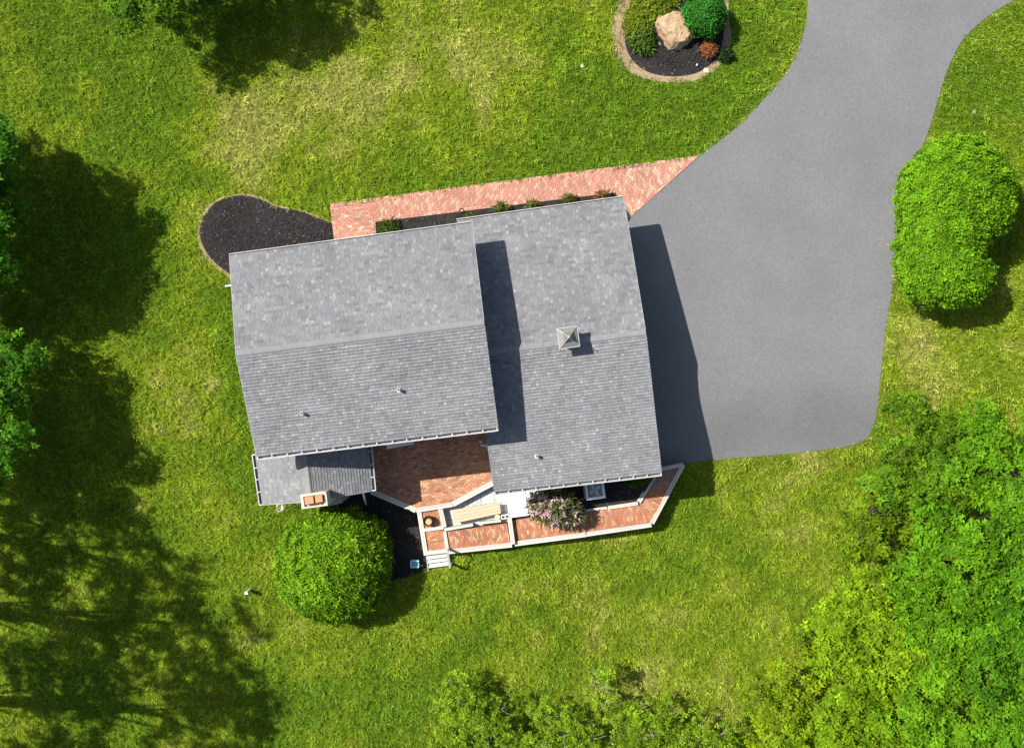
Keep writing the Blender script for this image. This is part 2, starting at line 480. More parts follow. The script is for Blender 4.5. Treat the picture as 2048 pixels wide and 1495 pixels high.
PAL_FRONT = [((0.431, 0.209, 0.145), 5), ((0.402, 0.180, 0.128), 4), ((0.461, 0.261, 0.180), 3), ((0.490, 0.342, 0.229), 1.2), ((0.323, 0.176, 0.132), 0.7)]
PAL_PATIO = [((0.388, 0.183, 0.104), 4), ((0.443, 0.202, 0.110), 3), ((0.307, 0.154, 0.099), 2.2), ((0.461, 0.264, 0.150), 2.2), ((0.253, 0.138, 0.097), 1.2), ((0.425, 0.154, 0.092), 1.3), ((0.344, 0.215, 0.140), 1.2)]
PAL_BACK = [((0.385, 0.165, 0.085), 4), ((0.36, 0.135, 0.068), 3), ((0.42, 0.215, 0.120), 2.2), ((0.29, 0.145, 0.085), 1.5), ((0.43, 0.28, 0.175), .6)]

def ang(p, q, z=0.0):
    a = W(p[0], p[1], z); b_ = W(q[0], q[1], z); return math.atan2(b_.y - a.y, b_.x - a.x)

# front walk
front_walk = empty('front_walk', G(950, 390))
front_walk.location = (0, 0, 0)
tag(front_walk, 'pink brick walk along the front of the house to the driveway', kind='structure')
def flat(px, z): return pz(px, z)
zw = 0.025
A1 = flat([(752, 397), (1224, 335), (1230, 378), (752, 437)], zw)          # long run, bricks across
A2 = flat([(667, 414), (752, 403), (752, 470), (675, 480)], zw)            # turn towards the door
A3 = flat([(1226, 341), (1380, 321), (1262, 424), (1231, 384)], zw)        # splay at the driveway
edges = [([(660, 407), (752, 395), (752, 402), (661, 414)]), ([(752, 395), (1224, 333.5), (1224, 340), (752, 402)]), ([(1224, 333.5), (1398, 311), (1384, 320), (1224, 340)]),
         ([(748, 436.5), (1230, 378), (1231, 385), (748, 444)]), ([(660, 414), (667, 413), (676, 486), (669, 487)]), ([(1398, 312), (1264, 432), (1260, 425), (1380, 321)])]
ta = ang((752, 397), (1224, 335))
mb = MB((0.22, 0.15, 0.12))
for pl in ([(660, 407), (1224, 333.5), (1230, 385), (748, 444), (748, 480), (669, 490)], [(1224, 333.5), (1399, 311), (1263, 433), (1230, 385)]):
    mb.prism(flat(pl, zw), -0.10, zw)
mb.build('mortar_bed', M_SOIL, front_walk)
lay = layout(A1, ta + pi / 2, 0.21, 0.095, 0.33)
lay2 = layout(A2, ta, 0.21, 0.095, 0.5)
lay3 = layout(A3, ta + pi / 2 - .02, 0.21, 0.095, 0.5)
for e in edges:
    lay3 += layout(flat(e, zw), ang(e[0], e[1]), 0.20, 0.075, 0.0)
lay_bricks(front_walk, lay + lay2 + lay3, zw, PAL_FRONT, 300)

# ------------------------------------------------------------------ patio, back walkway, pad, steps
WHITE = (0.50, 0.47, 0.415)
BEIGE = (0.52, 0.45, 0.36)
def boards(name, parent, a, b, z, wpx, ht, n=2, zdrop=None, label=None):
    """parallel edging boards from photo point a to b, top at z"""
    za, zb_ = z if isinstance(z, tuple) else (z, z)
    A = W(a[0], a[1], za); B = W(b[0], b[1], zb_); d = (B - A).normalized(); s = Vector((-d.y, d.x, 0)).normalized(); wd = wpx * P / n
    out = []
    for i in range(n):
        m = MB(cvar(WHITE if i % 2 == 0 else (0.46, 0.40, 0.325), .06, .02))
        o = s * ((i - (n - 1) / 2) * wd)
        L = (B - A).length; k = max(1, round(L / 2.4)); 
        for j in range(k):
            p = A + d * (L * j / k + .004) + o; q = A + d * (L * (j + 1) / k - .004) + o
            zz = -ht / 2 - (0.012 if i else 0) - random.uniform(0, .004)
            m.beam((p.x, p.y, p.z + zz), (q.x, q.y, q.z + zz), wd - .008, ht, cvar(m.col, .05, .015))
        out.append(m.build(name, M_PAINT, parent))
    return out

ZP = -0.45
patio = empty('patio'); tag(patio, 'dark red brick patio behind the house with white edging', kind='structure')
PATIO = [(733, 880), (990, 846), (990, 966), (905, 1008), (832, 1022), (742, 985)]
mb = MB((0.20, 0.13, 0.10)); mb.prism(pz(PATIO, ZP), -1.35, ZP); mb.build('slab', M_STONE, patio)
lay_bricks(patio, layout(pz([(735, 882), (988, 849), (988, 962), (904, 1003), (832, 1017), (745, 982)], ZP), ang((735, 888), (996, 853)), 0.215, 0.10, 0.5), ZP, PAL_PATIO, 300)
boards('edge_board', patio, (742, 982), (832, 1020), ZP + .10, 11, .28)
boards('edge_board', patio, (832, 1020), (905, 1008), ZP + .11, 10, .30)
boards('edge_board', patio, (905, 1008), (992, 962), ZP + .10, 11, .30)

back_walk = empty('back_walkway'); tag(back_walk, 'orange brick walkway with white timber edging behind the garage', kind='structure')
ZB = -0.50
Q1 = [(841, 1018), (877, 1012), (885, 1051), (846, 1057)]
Q2 = [(850, 1063), (886, 1058), (892, 1098), (855, 1102)]
Q3 = [(892, 1063), (1014, 1046), (1020, 1084), (897, 1098)]
mb = MB((0.24, 0.16, 0.12))
for q in (Q1, Q2, Q3): mb.prism(pz(q, ZB), -1.3, ZB)
Q4 = [(1026, 1040), (1078, 1032), (1275, 1006), (1300, 1044), (1172, 1063), (1029, 1083)]
Q5 = [(1275, 1006), (1309, 950), (1323, 938), (1362, 931), (1300, 1044)]
mb.prism(pz(Q4, ZB), -1.3, ZB)
mb.prism(pz(Q5, ZB), lambda x, y: float(gz(x, y)) - .4, lambda x, y: ZB - .45 * float(sm((y + 6.2) / 2.2)))
mb.build('walk_base', M_STONE, back_walk)
lb = layout(pz(Q1, ZB), ang(Q1[0], Q1[1]), .205, .09, .5) + layout(pz(Q2, ZB), ang(Q2[0], Q2[1]), .205, .09, .5)
lb += layout(pz(Q3, ZB), ang(Q3[0], Q3[1]) + pi / 2, .205, .09, .5)
lb4 = layout(pz(Q4[:3] + [(1300, 1044), (1172, 1061), (1029, 1081)], ZB), ang((1029, 1083), (1172, 1064)) + pi / 2, .205, .09, .5)
lb5 = layout(pz(Q5, ZB - .1), ang((1300, 1044), (1364, 930)) + pi / 2, .205, .09, .5)
lay_bricks(back_walk, lb + lb4, ZB, PAL_BACK, 300)
rest = MB()
for cx, cy, a, L, B, k in lb5:
    if k is None:
        c, s = cos(a), sin(a); k = [(cx + x * c - y * s, cy + x * s + y * c) for x, y in ((-.098, -.041), (.098, -.041), (.098, .041), (-.098, .041))]
    zz = ZB + .014 - .45 * float(sm((cy + 6.2) / 2.2)); rest.prism(k, zz - .05, zz, cvar(pick(PAL_BACK), .16, .06), inset=.004)
o = rest.build('brick_course', M_BRICK, back_walk); o['kind'] = 'stuff'
zt = ZB + .10
boards('edge_board', back_walk, (838, 1022), (852, 1110), zt, 9, .62)
boards('edge_board', back_walk, (846, 1060), (887, 1054), zt, 7, .3, 1)
boards('edge_board', back_walk, (880, 1014), (889, 1054), zt + .03, 9, .42)
boards('edge_board', back_walk, (889, 1062), (895, 1100), zt, 7, .3, 1)
boards('edge_board', back_walk, (852, 1106), (893, 1101), zt, 8, .5, 1)
boards('edge_board', back_walk, (893, 1103), (1024, 1089), zt, 10, .66)
boards('edge_board', back_walk, (888, 1059), (946, 1049), zt + .02, 6, .36, 1)
boards('edge_board', back_walk, (958, 1046), (1002, 1041), zt - .01, 5, .34, 1)
boards('edge_board', back_walk, (1019, 1036), (1026, 1088), zt + .18, 9, .7)
boards('edge_board', back_walk, (1029, 1087), (1173, 1068), zt, 10, .66)
boards('edge_board', back_walk, (1173, 1068), (1303, 1049), zt, 9, .66)
boards('edge_board', back_walk, (1303, 1048), (1366, 930), (zt, zt - .42), 9, .66)
boards('edge_board', back_walk, (1322, 938), (1367, 929), zt - .42, 7, .5)
boards('edge_board', back_walk, (1216, 1015), (1276, 1006), zt, 7, .3)
boards('edge_board', back_walk, (1165, 1021), (1214, 1015), zt - .03, 5, .3, 1)
boards('edge_board', back_walk, (1277, 1005), (1311, 947), (zt, zt - .32), 9, .4)

pad = empty('stone_pad'); tag(pad, 'pale grey flagstone pad sunk between the patio and the back walkway', kind='structure')
ZD = -0.80
PAD = [(880, 1010), (905, 1003), (990, 955), (1020, 955), (1022, 1042), (890, 1060)]
mb = MB((0.30, 0.30, 0.29)); mb.prism(pz(PAD, ZD - .02), -1.3, ZD - .02); mb.build('pad_bed', M_STONE, pad)
for b_ in layout(pz(PAD, ZD), ang((905, 1003), (990, 990)), 0.62, 0.46, 0.5, .012):
    cx, cy, a, L, B, k = b_
    if k is None:
        c, s = cos(a), sin(a); k = [(cx + x * c - y * s, cy + x * s + y * c) for x, y in ((-.3, -.22), (.3, -.22), (.3, .22), (-.3, .22))]
    m = MB(cvar((0.46, 0.46, 0.44), .14, .04)); m.prism(k, ZD - .05, ZD + random.uniform(-.005, .006), inset=.006); m.build('flagstone', M_STONE, pad)

steps = empty('garden_steps', G(876, 1122)); steps.location = (0, 0, 0)
tag(steps, 'white wooden steps with handrails going down from the brick walkway to the lawn', 'steps')
for i, (p, q, z) in enumerate([((854, 1114), (895, 1108.5), -.60), ((855.5, 1122), (896, 1116.5), -.74), ((857, 1131), (898, 1125.5), -.88)]):
    A = W(p[0], p[1], z); B = W(q[0], q[1], z)
    m = MB(cvar(WHITE, .04, .02))
    m.beam((A.x, A.y, z - .02), (B.x, B.y, z - .02), .20, .04); m.build('tread', M_PAINT, steps)
for p, q in (((852.5, 1108), (856.5, 1138)), ((895, 1103), (900, 1133))):
    m = MB(WHITE); a = W(*p, -.62); b_ = W(*q, -1.02); m.beam((a.x, a.y, -.68), (b_.x, b_.y, -1.05), .04, .22); m.build('stringer', M_PAINT, steps)
    if p[0] < 880: continue
    m = MB((0.46, 0.43, 0.37)); t = W(*p, .4); u = W(*q, -.1)
    m.beam((t.x, t.y, -.7), (t.x, t.y, .40), .09, .09, up=(0, 1, 0)); m.beam((u.x, u.y, -1.1), (u.x, u.y, -.08), .09, .09, up=(0, 1, 0)); m.beam((t.x, t.y, .43), (u.x, u.y, -.05), .10, .05)
    m.build('handrail', M_METAL, steps)

# ------------------------------------------------------------------ mulch beds
MULCH = (0.030, 0.027, 0.026)
def chips(name, poly, zf, n, col, parent):
    xs = [p[0] for p in poly]; ys = [p[1] for p in poly]
    x = RNG.uniform(min(xs), max(xs), n); y = RNG.uniform(min(ys), max(ys), n); k = inside(x, y, poly) & (edge_dist(x, y, poly) > .06); x, y = x[k], y[k]; n = len(x)
    a = RNG.uniform(0, 2 * pi, n); L = RNG.uniform(.04, .13, n); B = RNG.uniform(.010, .024, n); z = zf(x, y)
    d = np.column_stack([np.cos(a), np.sin(a)]); s = np.column_stack([-np.sin(a), np.cos(a)])
    tl = RNG.uniform(-.25, .25, n) * L
    c = np.column_stack([x, y])
    v = np.empty((n, 4, 3)); 
    for i, (f1, f2) in enumerate(((-1, -1), (1, -1), (1, 1), (-1, 1))):
        v[:, i, :2] = c + d * (f1 * L / 2)[:, None] + s * (f2 * B / 2)[:, None]; v[:, i, 2] = z + .012 + f1 * tl / 2 + f2 * .004 + .02
    cc = np.array(col) * RNG.uniform(.5, 2.1, n)[:, None] * RNG.uniform(.92, 1.08, (n, 3)); cc[RNG.random(n) < .02] = (.22, .19, .16)
    o = np_mesh(name, v.reshape(-1, 3), np.arange(n * 4).reshape(-1, 4), np.repeat(cc, 4, 0), M_MULCH, parent); o['kind'] = 'stuff'
def bed(label, poly, n, mound=.10, off=.02):
    e = drape('mulch_bed', poly, off, M_MULCH, MULCH, .35, mound, .05, .3)
    tag(e, label, kind='structure')
    chips('mulch_chips', poly, lambda x, y: gz(x, y) + off + mound * sm(edge_dist(x, y, poly) / .9), n, MULCH, e)
    return e
ring = drape('soil_edge', SOILRING, .010, M_SOIL, (0.27, 0.205, 0.120), .3, 0, .02, .25); tag(ring, 'ring of bare tan soil round the rock bed', kind='structure')
r2 = px2([(395 + (q[0] - 395) * 1, q[1]) for q in spline([(462, 558), (420, 526), (396, 483), (399, 438), (430, 400), (480, 387), (522, 394), (557, 410), (601, 419), (640, 434), (664, 443)], 5, False)] + [(668, 500), (600, 570)])
ring2 = drape('soil_edge', r2, .008, M_SOIL, (0.24, 0.20, 0.08), .3, 0, .02, .25); tag(ring2, 'dry tan rim round the bean shaped mulch bed', kind='structure')
bed('bean shaped dark mulch bed at the front corner of the house', BEAN, 9000, .12, .03)
bed('narrow dark mulch bed between the brick walk and the front wall', FRONTBED, 6000, .02, .015)
bed('dark mulch bed holding the boulder and the ball shrub', ROCKBED, 6500, .14, .03)
bed('shaded dark mulch bed beside the patio and steps', BACKBED, 6000, .02, .02)
gb = [(1030, 950), (1300, 930), (1312, 948), (1276, 1004), (1030, 1038)]
GB = pz(gb, ZB)
e = MB(MULCH); e.prism(GB, -1.3, ZB - .02); e = e.build('mulch_bed', M_MULCH); tag(e, 'dark mulch bed behind the garage round the air conditioner', kind='structure')
chips('mulch_chips', GB, lambda x, y: x * 0 + ZB - .035, 5000, MULCH, e)

# ------------------------------------------------------------------ house
house = empty('house'); tag(house, 'grey shingled house with attached garage wing and rear lean-on annex', 'house')
SH = [((0.182, 0.184, 0.187), 6), ((0.166, 0.168, 0.172), 3.4), ((0.200, 0.200, 0.200), 2.8), ((0.148, 0.150, 0.154), 0.9), ((0.196, 0.189, 0.176), .35), ((0.187, 0.180, 0.182), .4)]

def slope(m, A, B, C, D, expo=0.125, wmin=.13, wmax=.25, lift=.034):
    """shingle courses on the plane A-B (eave) to D-C (ridge)"""
    A, B, C, D = map(Vector, (A, B, C, D)); n = (B - A).cross(D - A).normalized()
    Ls = (D - A).length; rows = max(2, round(Ls / expo)); We = (B - A).length
    for r in range(rows):
        v0 = r / rows; v1 = min(1.0, (r + 1.25) / rows)
        a0 = A.lerp(D, v0); b0 = B.lerp(C, v0); a1 = A.lerp(D, v1); b1 = B.lerp(C, v1)
        x = -random.uniform(0, wmax)
        while x < We:
            w_ = random.uniform(wmin, wmax); pale = random.random() < .09
            if pale: w_ = random.uniform(.11, .16)
            u0 = max(0, x) / We; u1 = min(We, x + w_ - .006) / We; x += w_
            if u1 - u0 < .0008: continue
            l0 = lift + random.uniform(0, .4 * lift); l1 = .004
            p = [a0.lerp(b0, u0) + n * l0, a0.lerp(b0, u1) + n * l0, a1.lerp(b1, u1) + n * l1, a1.lerp(b1, u0) + n * l1, a0.lerp(b0, u0) + n * .001, a0.lerp(b0, u1) + n * .001]
            c = cvar((0.235, 0.235, 0.233), .12, .01) if pale else cvar(pick(SH), .07, .012)
            m.mesh(p, [(0, 1, 2, 3), (4, 5, 1, 0), (0, 3, 4), (1, 5, 2)], c)

def gable(name_label, fl, fr, br, bl, ze, rise, trims=(True, True), gut=(True, True), rr=None, expo=.128, gl=((0, 1), (0, 1)), lift=.034, wide=(False, True)):
    """gable roof: eave corners in photo px at height ze (front-left, front-right, back-right, back-left)"""
    FL, FR, BR, BL = (W(p[0], p[1], ze) for p in (fl, fr, br, bl))
    RL = (FL + BL) / 2; RR = (FR + BR) / 2; RL.z = RR.z = ze + rise
    roof = MB((0.10, 0.10, 0.11)); t = Vector((0, 0, -.14))
    for q in ((FL, FR, RR, RL), (BR, BL, RL, RR)):
        v = [Vector(p) for p in q]; roof.mesh(v + [p + t for p in v], [(3, 2, 1, 0), (4, 5, 6, 7), (0, 1, 5, 4), (1, 2, 6, 5), (2, 3, 7, 6), (3, 0, 4, 7)])
    ro = roof.build('roof', M_PAINT, house); ro['label'] = name_label
    s = MB(); slope(s, FR, FL, RL, RR, expo, lift=lift); slope(s, BL, BR, RR, RL, expo, lift=lift * 1.35)
    so = s.build('shingles', M_SHINGLE, ro); so['kind'] = 'stuff'
    # ridge caps
    d = (RR - RL); L = d.length; d.normalize(); s1 = (FL - RL).normalized(); s2 = (BL - RL).normalized(); m = MB(); x = 0.0
    while x < L:
        e = min(L, x + .15); lift = Vector((0, 0, .052)); l2 = Vector((0, 0, .044))
        p0 = RL + d * x; p1 = RL + d * e; c = cvar((0.196, 0.196, 0.196), .05, .008)
        m.mesh([p0 + s1 * .19 + lift, p0 + lift * 1.3, p0 + s2 * .07 + lift, p1 + s1 * .19 + l2, p1 + l2 * 1.3, p1 + s2 * .07 + l2, p0 + s1 * .19, p0 + s2 * .07, p1 + s1 * .19, p1 + s2 * .07],
               [(0, 1, 4, 3), (1, 2, 5, 4), (6, 0, 3, 8), (2, 7, 9, 5), (6, 7, 2, 1, 0)], c); x += .142
    ro2 = m.build('ridge_cap', M_SHINGLE, ro); ro2['kind'] = 'stuff'
    # rake boards
    for k, (a, r, c) in enumerate(((FL, RL, BL), (FR, RR, BR))):
        if trims[k]:
            side = (-d if k == 0 else d) * .006
            for e0 in (a, c):
                m = MB((0.34, 0.34, 0.34)); m.beam(e0 + side + Vector((0, 0, -.07)), r + side + Vector((0, 0, -.07)), .016, .19); m.build('rake_board', M_PAINT, ro)
    # gutters with hangers
    for k, (a, b_) in enumerate(((FL, FR), (BL, BR))):
        if not gut[k]: continue
        a, b_ = a.lerp(b_, gl[k][0]), a.lerp(b_, gl[k][1])
        out = (s1 if k == 0 else s2).copy(); out.z = 0; out.normalize(); g = MB((0.44, 0.43, 0.41))
        big = wide[k]; gw = .135 if big else .065
        g.beam(a + out * gw + Vector((0, 0, -.055)), b_ + out * gw + Vector((0, 0, -.055)), .035 if big else .028, .13)
        g.beam(a + out * gw * .45 + Vector((0, 0, -.135)), b_ + out * gw * .45 + Vector((0, 0, -.135)), gw * .92, .02, (0.22, 0.22, 0.22))
        for e_ in (a, b_): g.beam(e_ + out * .0 + Vector((0, 0, -.07)), e_ + out * (gw + .012) + Vector((0, 0, -.07)), .02, .125)
        go = g.build('gutter', M_PAINT, house)
        n = max(2, round((b_ - a).length / .60)); slp = (s1 if k == 0 else s2)
        hm = MB((0.44, 0.43, 0.41)); hm.beam(slp * (.0 if big else .07), Vector((out.x, out.y, 0)) * (gw + .01), .045 if big else .035, .012); hme = hm.data('gutter_hanger', M_PAINT)
        for i in range(n + 1):
            p = a.lerp(b_, min(.995, max(.005, (i + random.uniform(-.08, .08)) / n)))
            h = bpy.data.objects.new('gutter_hanger', hme); COL.objects.link(h); h.parent = go; h.location = p + Vector((0, 0, .026))
    return FL, FR, BR, BL, RL, RR, ro

ml = gable('larger and higher grey shingle roof of the main wing', (459, 511), (944, 446), (996, 854), (513, 912), 4.6, 1.0)
ga = gable('lower grey shingle roof of the garage wing, with the cupola', (914, 441), (1247, 395), (1323, 944), (988, 983), 2.6, 1.12, trims=(False, True))
ZAN = 1.9
AF = (737, 880); AB = (745, 981)
an = gable('small grey shingle roof of the rear annex', (525, 1009), (510, 905), (735, 875), (745, 981), ZAN, 1.2, trims=(True, False), gl=((.0, .97), (.0, .97)), lift=.016, wide=(True, True))

def wallbox(q, z0, tops, col, inset):
    """walls under a roof: q = eave corners FL,FR,BR,BL,RL,RR"""
    FL, FR, BR, BL, RL, RR = [Vector((p.x, p.y, 0)) for p in q[:6]]
    c = (FL + FR + BR + BL) / 4; u = (FR - FL).normalized(); v = (FL - BL).normalized()
    hu = (FR - FL).length / 2 - inset; hv = (FL - BL).length / 2 - inset
    zE, zR = tops
    pts = [c + u * (sx * hu) + v * (sy * hv) for sx, sy in ((-1, -1), (1, -1), (1, 1), (-1, 1))]
    m = MB(col); lo = [Vector((p.x, p.y, z0)) for p in pts]; hi = [Vector((p.x, p.y, zE)) for p in pts]
    g0 = (hi[0] + hi[3]) / 2; g1 = (hi[1] + hi[2]) / 2; g0 = Vector((g0.x, g0.y, zR)); g1 = Vector((g1.x, g1.y, zR))
    m.mesh(lo + hi + [g0, g1], [(0, 1, 5, 4), (1, 2, 6, 9, 5), (2, 3, 7, 6), (3, 0, 4, 8, 7)])
    m.build('wall', M_PAINT, house)
    return pts, u, v
def openings(p, q, z0, z1, items, kind):
    d = (q - p).normalized(); L = (q - p).length; nrm = Vector((d.y, -d.x, 0))
    for f, wd in items:
        c = p + d * (L * f); a = c - d * wd / 2; b_ = c + d * wd / 2
        fr = MB((0.6, 0.59, 0.57))
        o = nrm * .03
        for s_, e_ in (((a, z0), (a, z1)), ((b_, z0), (b_, z1))): fr.beam((*(s_[0] + o).xy, s_[1]), (*(e_[0] + o).xy, e_[1]), .08, .06, up=nrm)
        fr.beam((*(a + o).xy, z1), (*(b_ + o).xy, z1), .06, .09); fr.beam((*(a + o).xy, z0), (*(b_ + o).xy, z0), .06, .06)
        f_ = fr.build(kind, M_PAINT, house)
        m = MB((0.5, 0.49, 0.47)); pa = a + nrm * .015; pb = b_ + nrm * .015
        m.poly([(*pa.xy, z0), (*pb.xy, z0), (*pb.xy, z1), (*pa.xy, z1)])
        m.build('pane' if kind == 'window' else 'panel', M_GLASS if kind == 'window' else M_PAINT, f_)
SID = (0.50, 0.47, 0.41)
pm, um, vm = wallbox(ml, -1.5, (4.50, 5.40), SID, .42)
pg, ug, vg = wallbox(ga, -1.6, (2.52, 3.50), SID, .40)
pa_, ua, va = wallbox(an, -1.6, (1.86, 2.95), SID, .30)
openings(pg[1], pg[2], -.1, 2.1, [(.3, 2.6), (.68, 2.6)], 'garage_door')
openings(pm[2], pm[3], 2.2, 3.6, [(.2, 1.5), (.5, 1.5), (.8, 1.5)], 'window')
openings(pm[2], pm[3], -.0, 1.1, [(.2, 1.3), (.8, 1.3)], 'window')
openings(pm[2], pm[3], .05, 2.1, [(.5, 1.0)], 'door')
openings(pm[0], pm[1], 2.0, 3.4, [(.6, 1.6), (.85, 1.4)], 'window')
openings(pm[0], pm[1], -.43, 1.6, [(.70, 1.9)], 'door')
openings(pm[3], pm[0], 2.0, 3.3, [(.3, 1.2), (.7, 1.2)], 'window')
openings(pg[0], pg[1], .5, 1.7, [(.4, 1.2), (.75, 1.2)], 'window')
openings(pg[2], pg[3], .4, 1.8, [(.3, 1.4), (.65, 1.4)], 'window')
# awning board over the patio door, gable boards, trim in the corner by the garage
m = MB((0.62, 0.60, 0.54)); a = W(772, 890, 2.6); b_ = W(826, 880, 2.6); m.beam((a.x, a.y, 2.5), (b_.x, b_.y, 2.5), .34, .05); m.build('door_awning', M_PAINT, house)
m = MB((0.60, 0.58, 0.50)); a = W(961, 884, .9); m.beam((a.x, a.y, -.4), (a.x, a.y, .9), .1, .1, up=(0, 1, 0)); b_ = W(974, 891, .9); m.beam((a.x, a.y - .14, .86), (b_.x, b_.y, .86), .09, .09); m.build('porch_post', M_PAINT, house)

# vent pipes
def on_roof(px, py, A, B, C):
    n = (B - A).cross(C - A).normalized(); z = 3.0
    for _ in range(12):
        p = W(px, py, z); z = A.z - ((p.x - A.x) * n.x + (p.y - A.y) * n.y) / n.z
    return W(px, py, z)
for px, py, rf in ((604, 826, ml), (797, 779, ml), (1072, 911, ga)):
    b_ = on_roof(px + 1.5, py, rf[3], rf[2], rf[4]); m = MB((0.62, 0.62, 0.60))
    m.lathe(b_ + Vector((0, 0, -.05)), [(.12, 0), (.12, .06), (.07, .10), (.06, .36), (.045, .36), (.042, .27)], 12)
    m.lathe(b_ + Vector((0, 0, .24)), [(.032, 0), (.032, .02)], 12, (.01, .01, .01)); m.build('vent_pipe', M_METAL, house)  # black disc stands in for the darkness inside the pipe mouth

# cupola
cb = on_roof(1136, 680, ga[3], ga[2], ga[4]); cz = ga[4].z
cup = empty('cupola', (0, 0, 0), house)
uz = ug; vz = vg
def sq(c, h, z): return [Vector((c.x, c.y, 0)) + uz * (sx * h) + vz * (sy * h) + Vector((0, 0, z)) for sx, sy in ((-1, -1), (1, -1), (1, 1), (-1, 1))]
ctr = W(1136.5, 674.5, cz + .75)
m = MB((0.60, 0.59, 0.56)); lo = sq(ctr, .29, cz - .35); hi = sq(ctr, .29, cz + .72); m.mesh(lo + hi, [(0, 1, 5, 4), (1, 2, 6, 5), (2, 3, 7, 6), (3, 0, 4, 7), (4, 5, 6, 7)]); m.build('cupola_base', M_PAINT, cup)
m = MB((0.2, 0.2, 0.2))
for s_ in range(4):
    dv = [-vz, uz, vz, -uz][s_]; al = [uz, vz, -uz, -vz][s_]; c0 = Vector((ctr.x, ctr.y, 0)) + dv * .295
    for i in range(5): m.beam(c0 - al * .22 + Vector((0, 0, cz + .15 + i * .1)), c0 + al * .22 + Vector((0, 0, cz + .15 + i * .1)), .02, .07, (0.5, 0.49, 0.46))
m.build('louvre', M_PAINT, cup)
m = MB((0.34, 0.34, 0.33))
e0 = sq(ctr, .42, cz + .72); e1 = sq(ctr, .42, cz + .78); m.mesh(e0 + e1, [(3, 2, 1, 0), (0, 1, 5, 4), (1, 2, 6, 5), (2, 3, 7, 6), (3, 0, 4, 7), (4, 5, 6, 7)]); m.build('cupola_eave', M_PAINT, cup)
m = MB((0.165, 0.165, 0.15)); e = sq(ctr, .39, cz + .783); mid = [p * .5 + Vector((ctr.x, ctr.y, cz + .783)) * .5 + Vector((0, 0, .11)) for p in e]; ap = Vector((ctr.x, ctr.y, cz + 1.30))
tops = [Vector((ctr.x, ctr.y, cz + 1.22)) + (p - Vector((ctr.x, ctr.y, p.z))) * .06 for p in e]
m.mesh(e + mid + tops, [f for i in range(4) for f in ((i, (i + 1) % 4, 4 + (i + 1) % 4, 4 + i), (4 + i, 4 + (i + 1) % 4, 8 + (i + 1) % 4, 8 + i))] + [(8, 9, 10, 11)])
for i in range(4): m.tube([e[i] + Vector((0, 0, .012)), mid[i] + Vector((0, 0, .014)), tops[i] + Vector((0, 0, .01))], .016, 5, (0.36, 0.355, 0.32))
m.build('cupola_roof', M_METAL, cup)
m = MB((0.42, 0.41, 0.36)); m.lathe((ctr.x, ctr.y, cz + 1.20), [(.05, 0), (.05, .06), (.015, .10), (.012, .38), (.03, .40), (.03, .44), (.004, .47)], 8); m.build('finial', M_METAL, cup)

# chimney on the annex gable
chim = empty('chimney', (0, 0, 0), house)
def pbox(m, px, z0, z1, col=None): m.prism(pz(px, z1), z0, z1, col)
m = MB((0.46, 0.40, 0.31)); pbox(m, [(601, 990), (652, 983), (655, 1010), (604, 1017)], -1.4, 3.55); m.build('chimney_stack', M_STONE, chim)
m = MB((0.48, 0.42, 0.33))
TO = [(600, 988.5), (652, 981.5), (655.5, 1010.5), (603.5, 1017.5)]; TI = [(606, 993), (646, 987), (649, 1008), (609, 1013)]
A = pz(TO, 3.72); B = pz(TI, 3.72)
for i in range(4):
    j = (i + 1) % 4; m.prism([A[i], A[j], B[j], B[i]], 3.55, 3.72)
m.prism(B, 3.55, 3.60, (0.33, 0.27, 0.2)); m.build('chimney_crown', M_STONE, chim)
for q in ([(608, 994), (626, 991), (628, 1006), (610, 1009)], [(629, 990.5), (644, 988), (646, 1003), (631, 1006)]):
    m = MB(cvar((0.48, 0.255, 0.135), .05)); A = pz(q, 3.86); c = (sum(p[0] for p in A) / 4, sum(p[1] for p in A) / 4)
    B = [(c[0] + (p[0] - c[0]) * .72, c[1] + (p[1] - c[1]) * .72) for p in A]
    m.prism(A, 3.56, 3.86, inset=.01); m.build('flue_tile', M_BRICK, chim)
m = MB((0.27, 0.28, 0.25)); pbox(m, [(657, 983), (679, 980), (682, 1006), (659, 1011)], -1.4, 1.55); m.build('chimney_shoulder', M_STONE, chim)  # greyer than the stack: the stack's shade is painted into the colour
m = MB((0.50, 0.46, 0.40)); A = W(655, 985, 2.6); B = W(658, 1008, 2.6); m.beam((A.x, A.y, 2.5), (B.x, B.y, 2.5), .05, .08); m.build('chimney_strap', M_PAINT, chim)

# downspouts
def downspout(pts):
    m = MB((0.62, 0.61, 0.58))
    for a, b_ in zip(pts[:-1], pts[1:]): m.beam(a, b_, .075, .065, up=(0, 1, 0) if abs((Vector(b_) - Vector(a)).normalized().z) > .9 else (0, 0, 1))
    m.build('downspout', M_PAINT, house)
c = pm[3]; d0 = G(450, 572, .12); d1 = G(529, 562, .14); downspout([(d1.x, d1.y, 4.4), (d1.x, d1.y, .16), (d0.x, d0.y, .10)])
a = W(726.5, 985, 1.7); b_ = W(730, 1010, -.6); downspout([(a.x, a.y, 1.75), (a.x, a.y - .25, 1.4), (b_.x, b_.y, -.9)])
a = W(1262, 437, .3); downspout([(pg[2].x + .05, pg[2].y - .1, 2.5), (pg[2].x + .05, pg[2].y - .1, .1)])

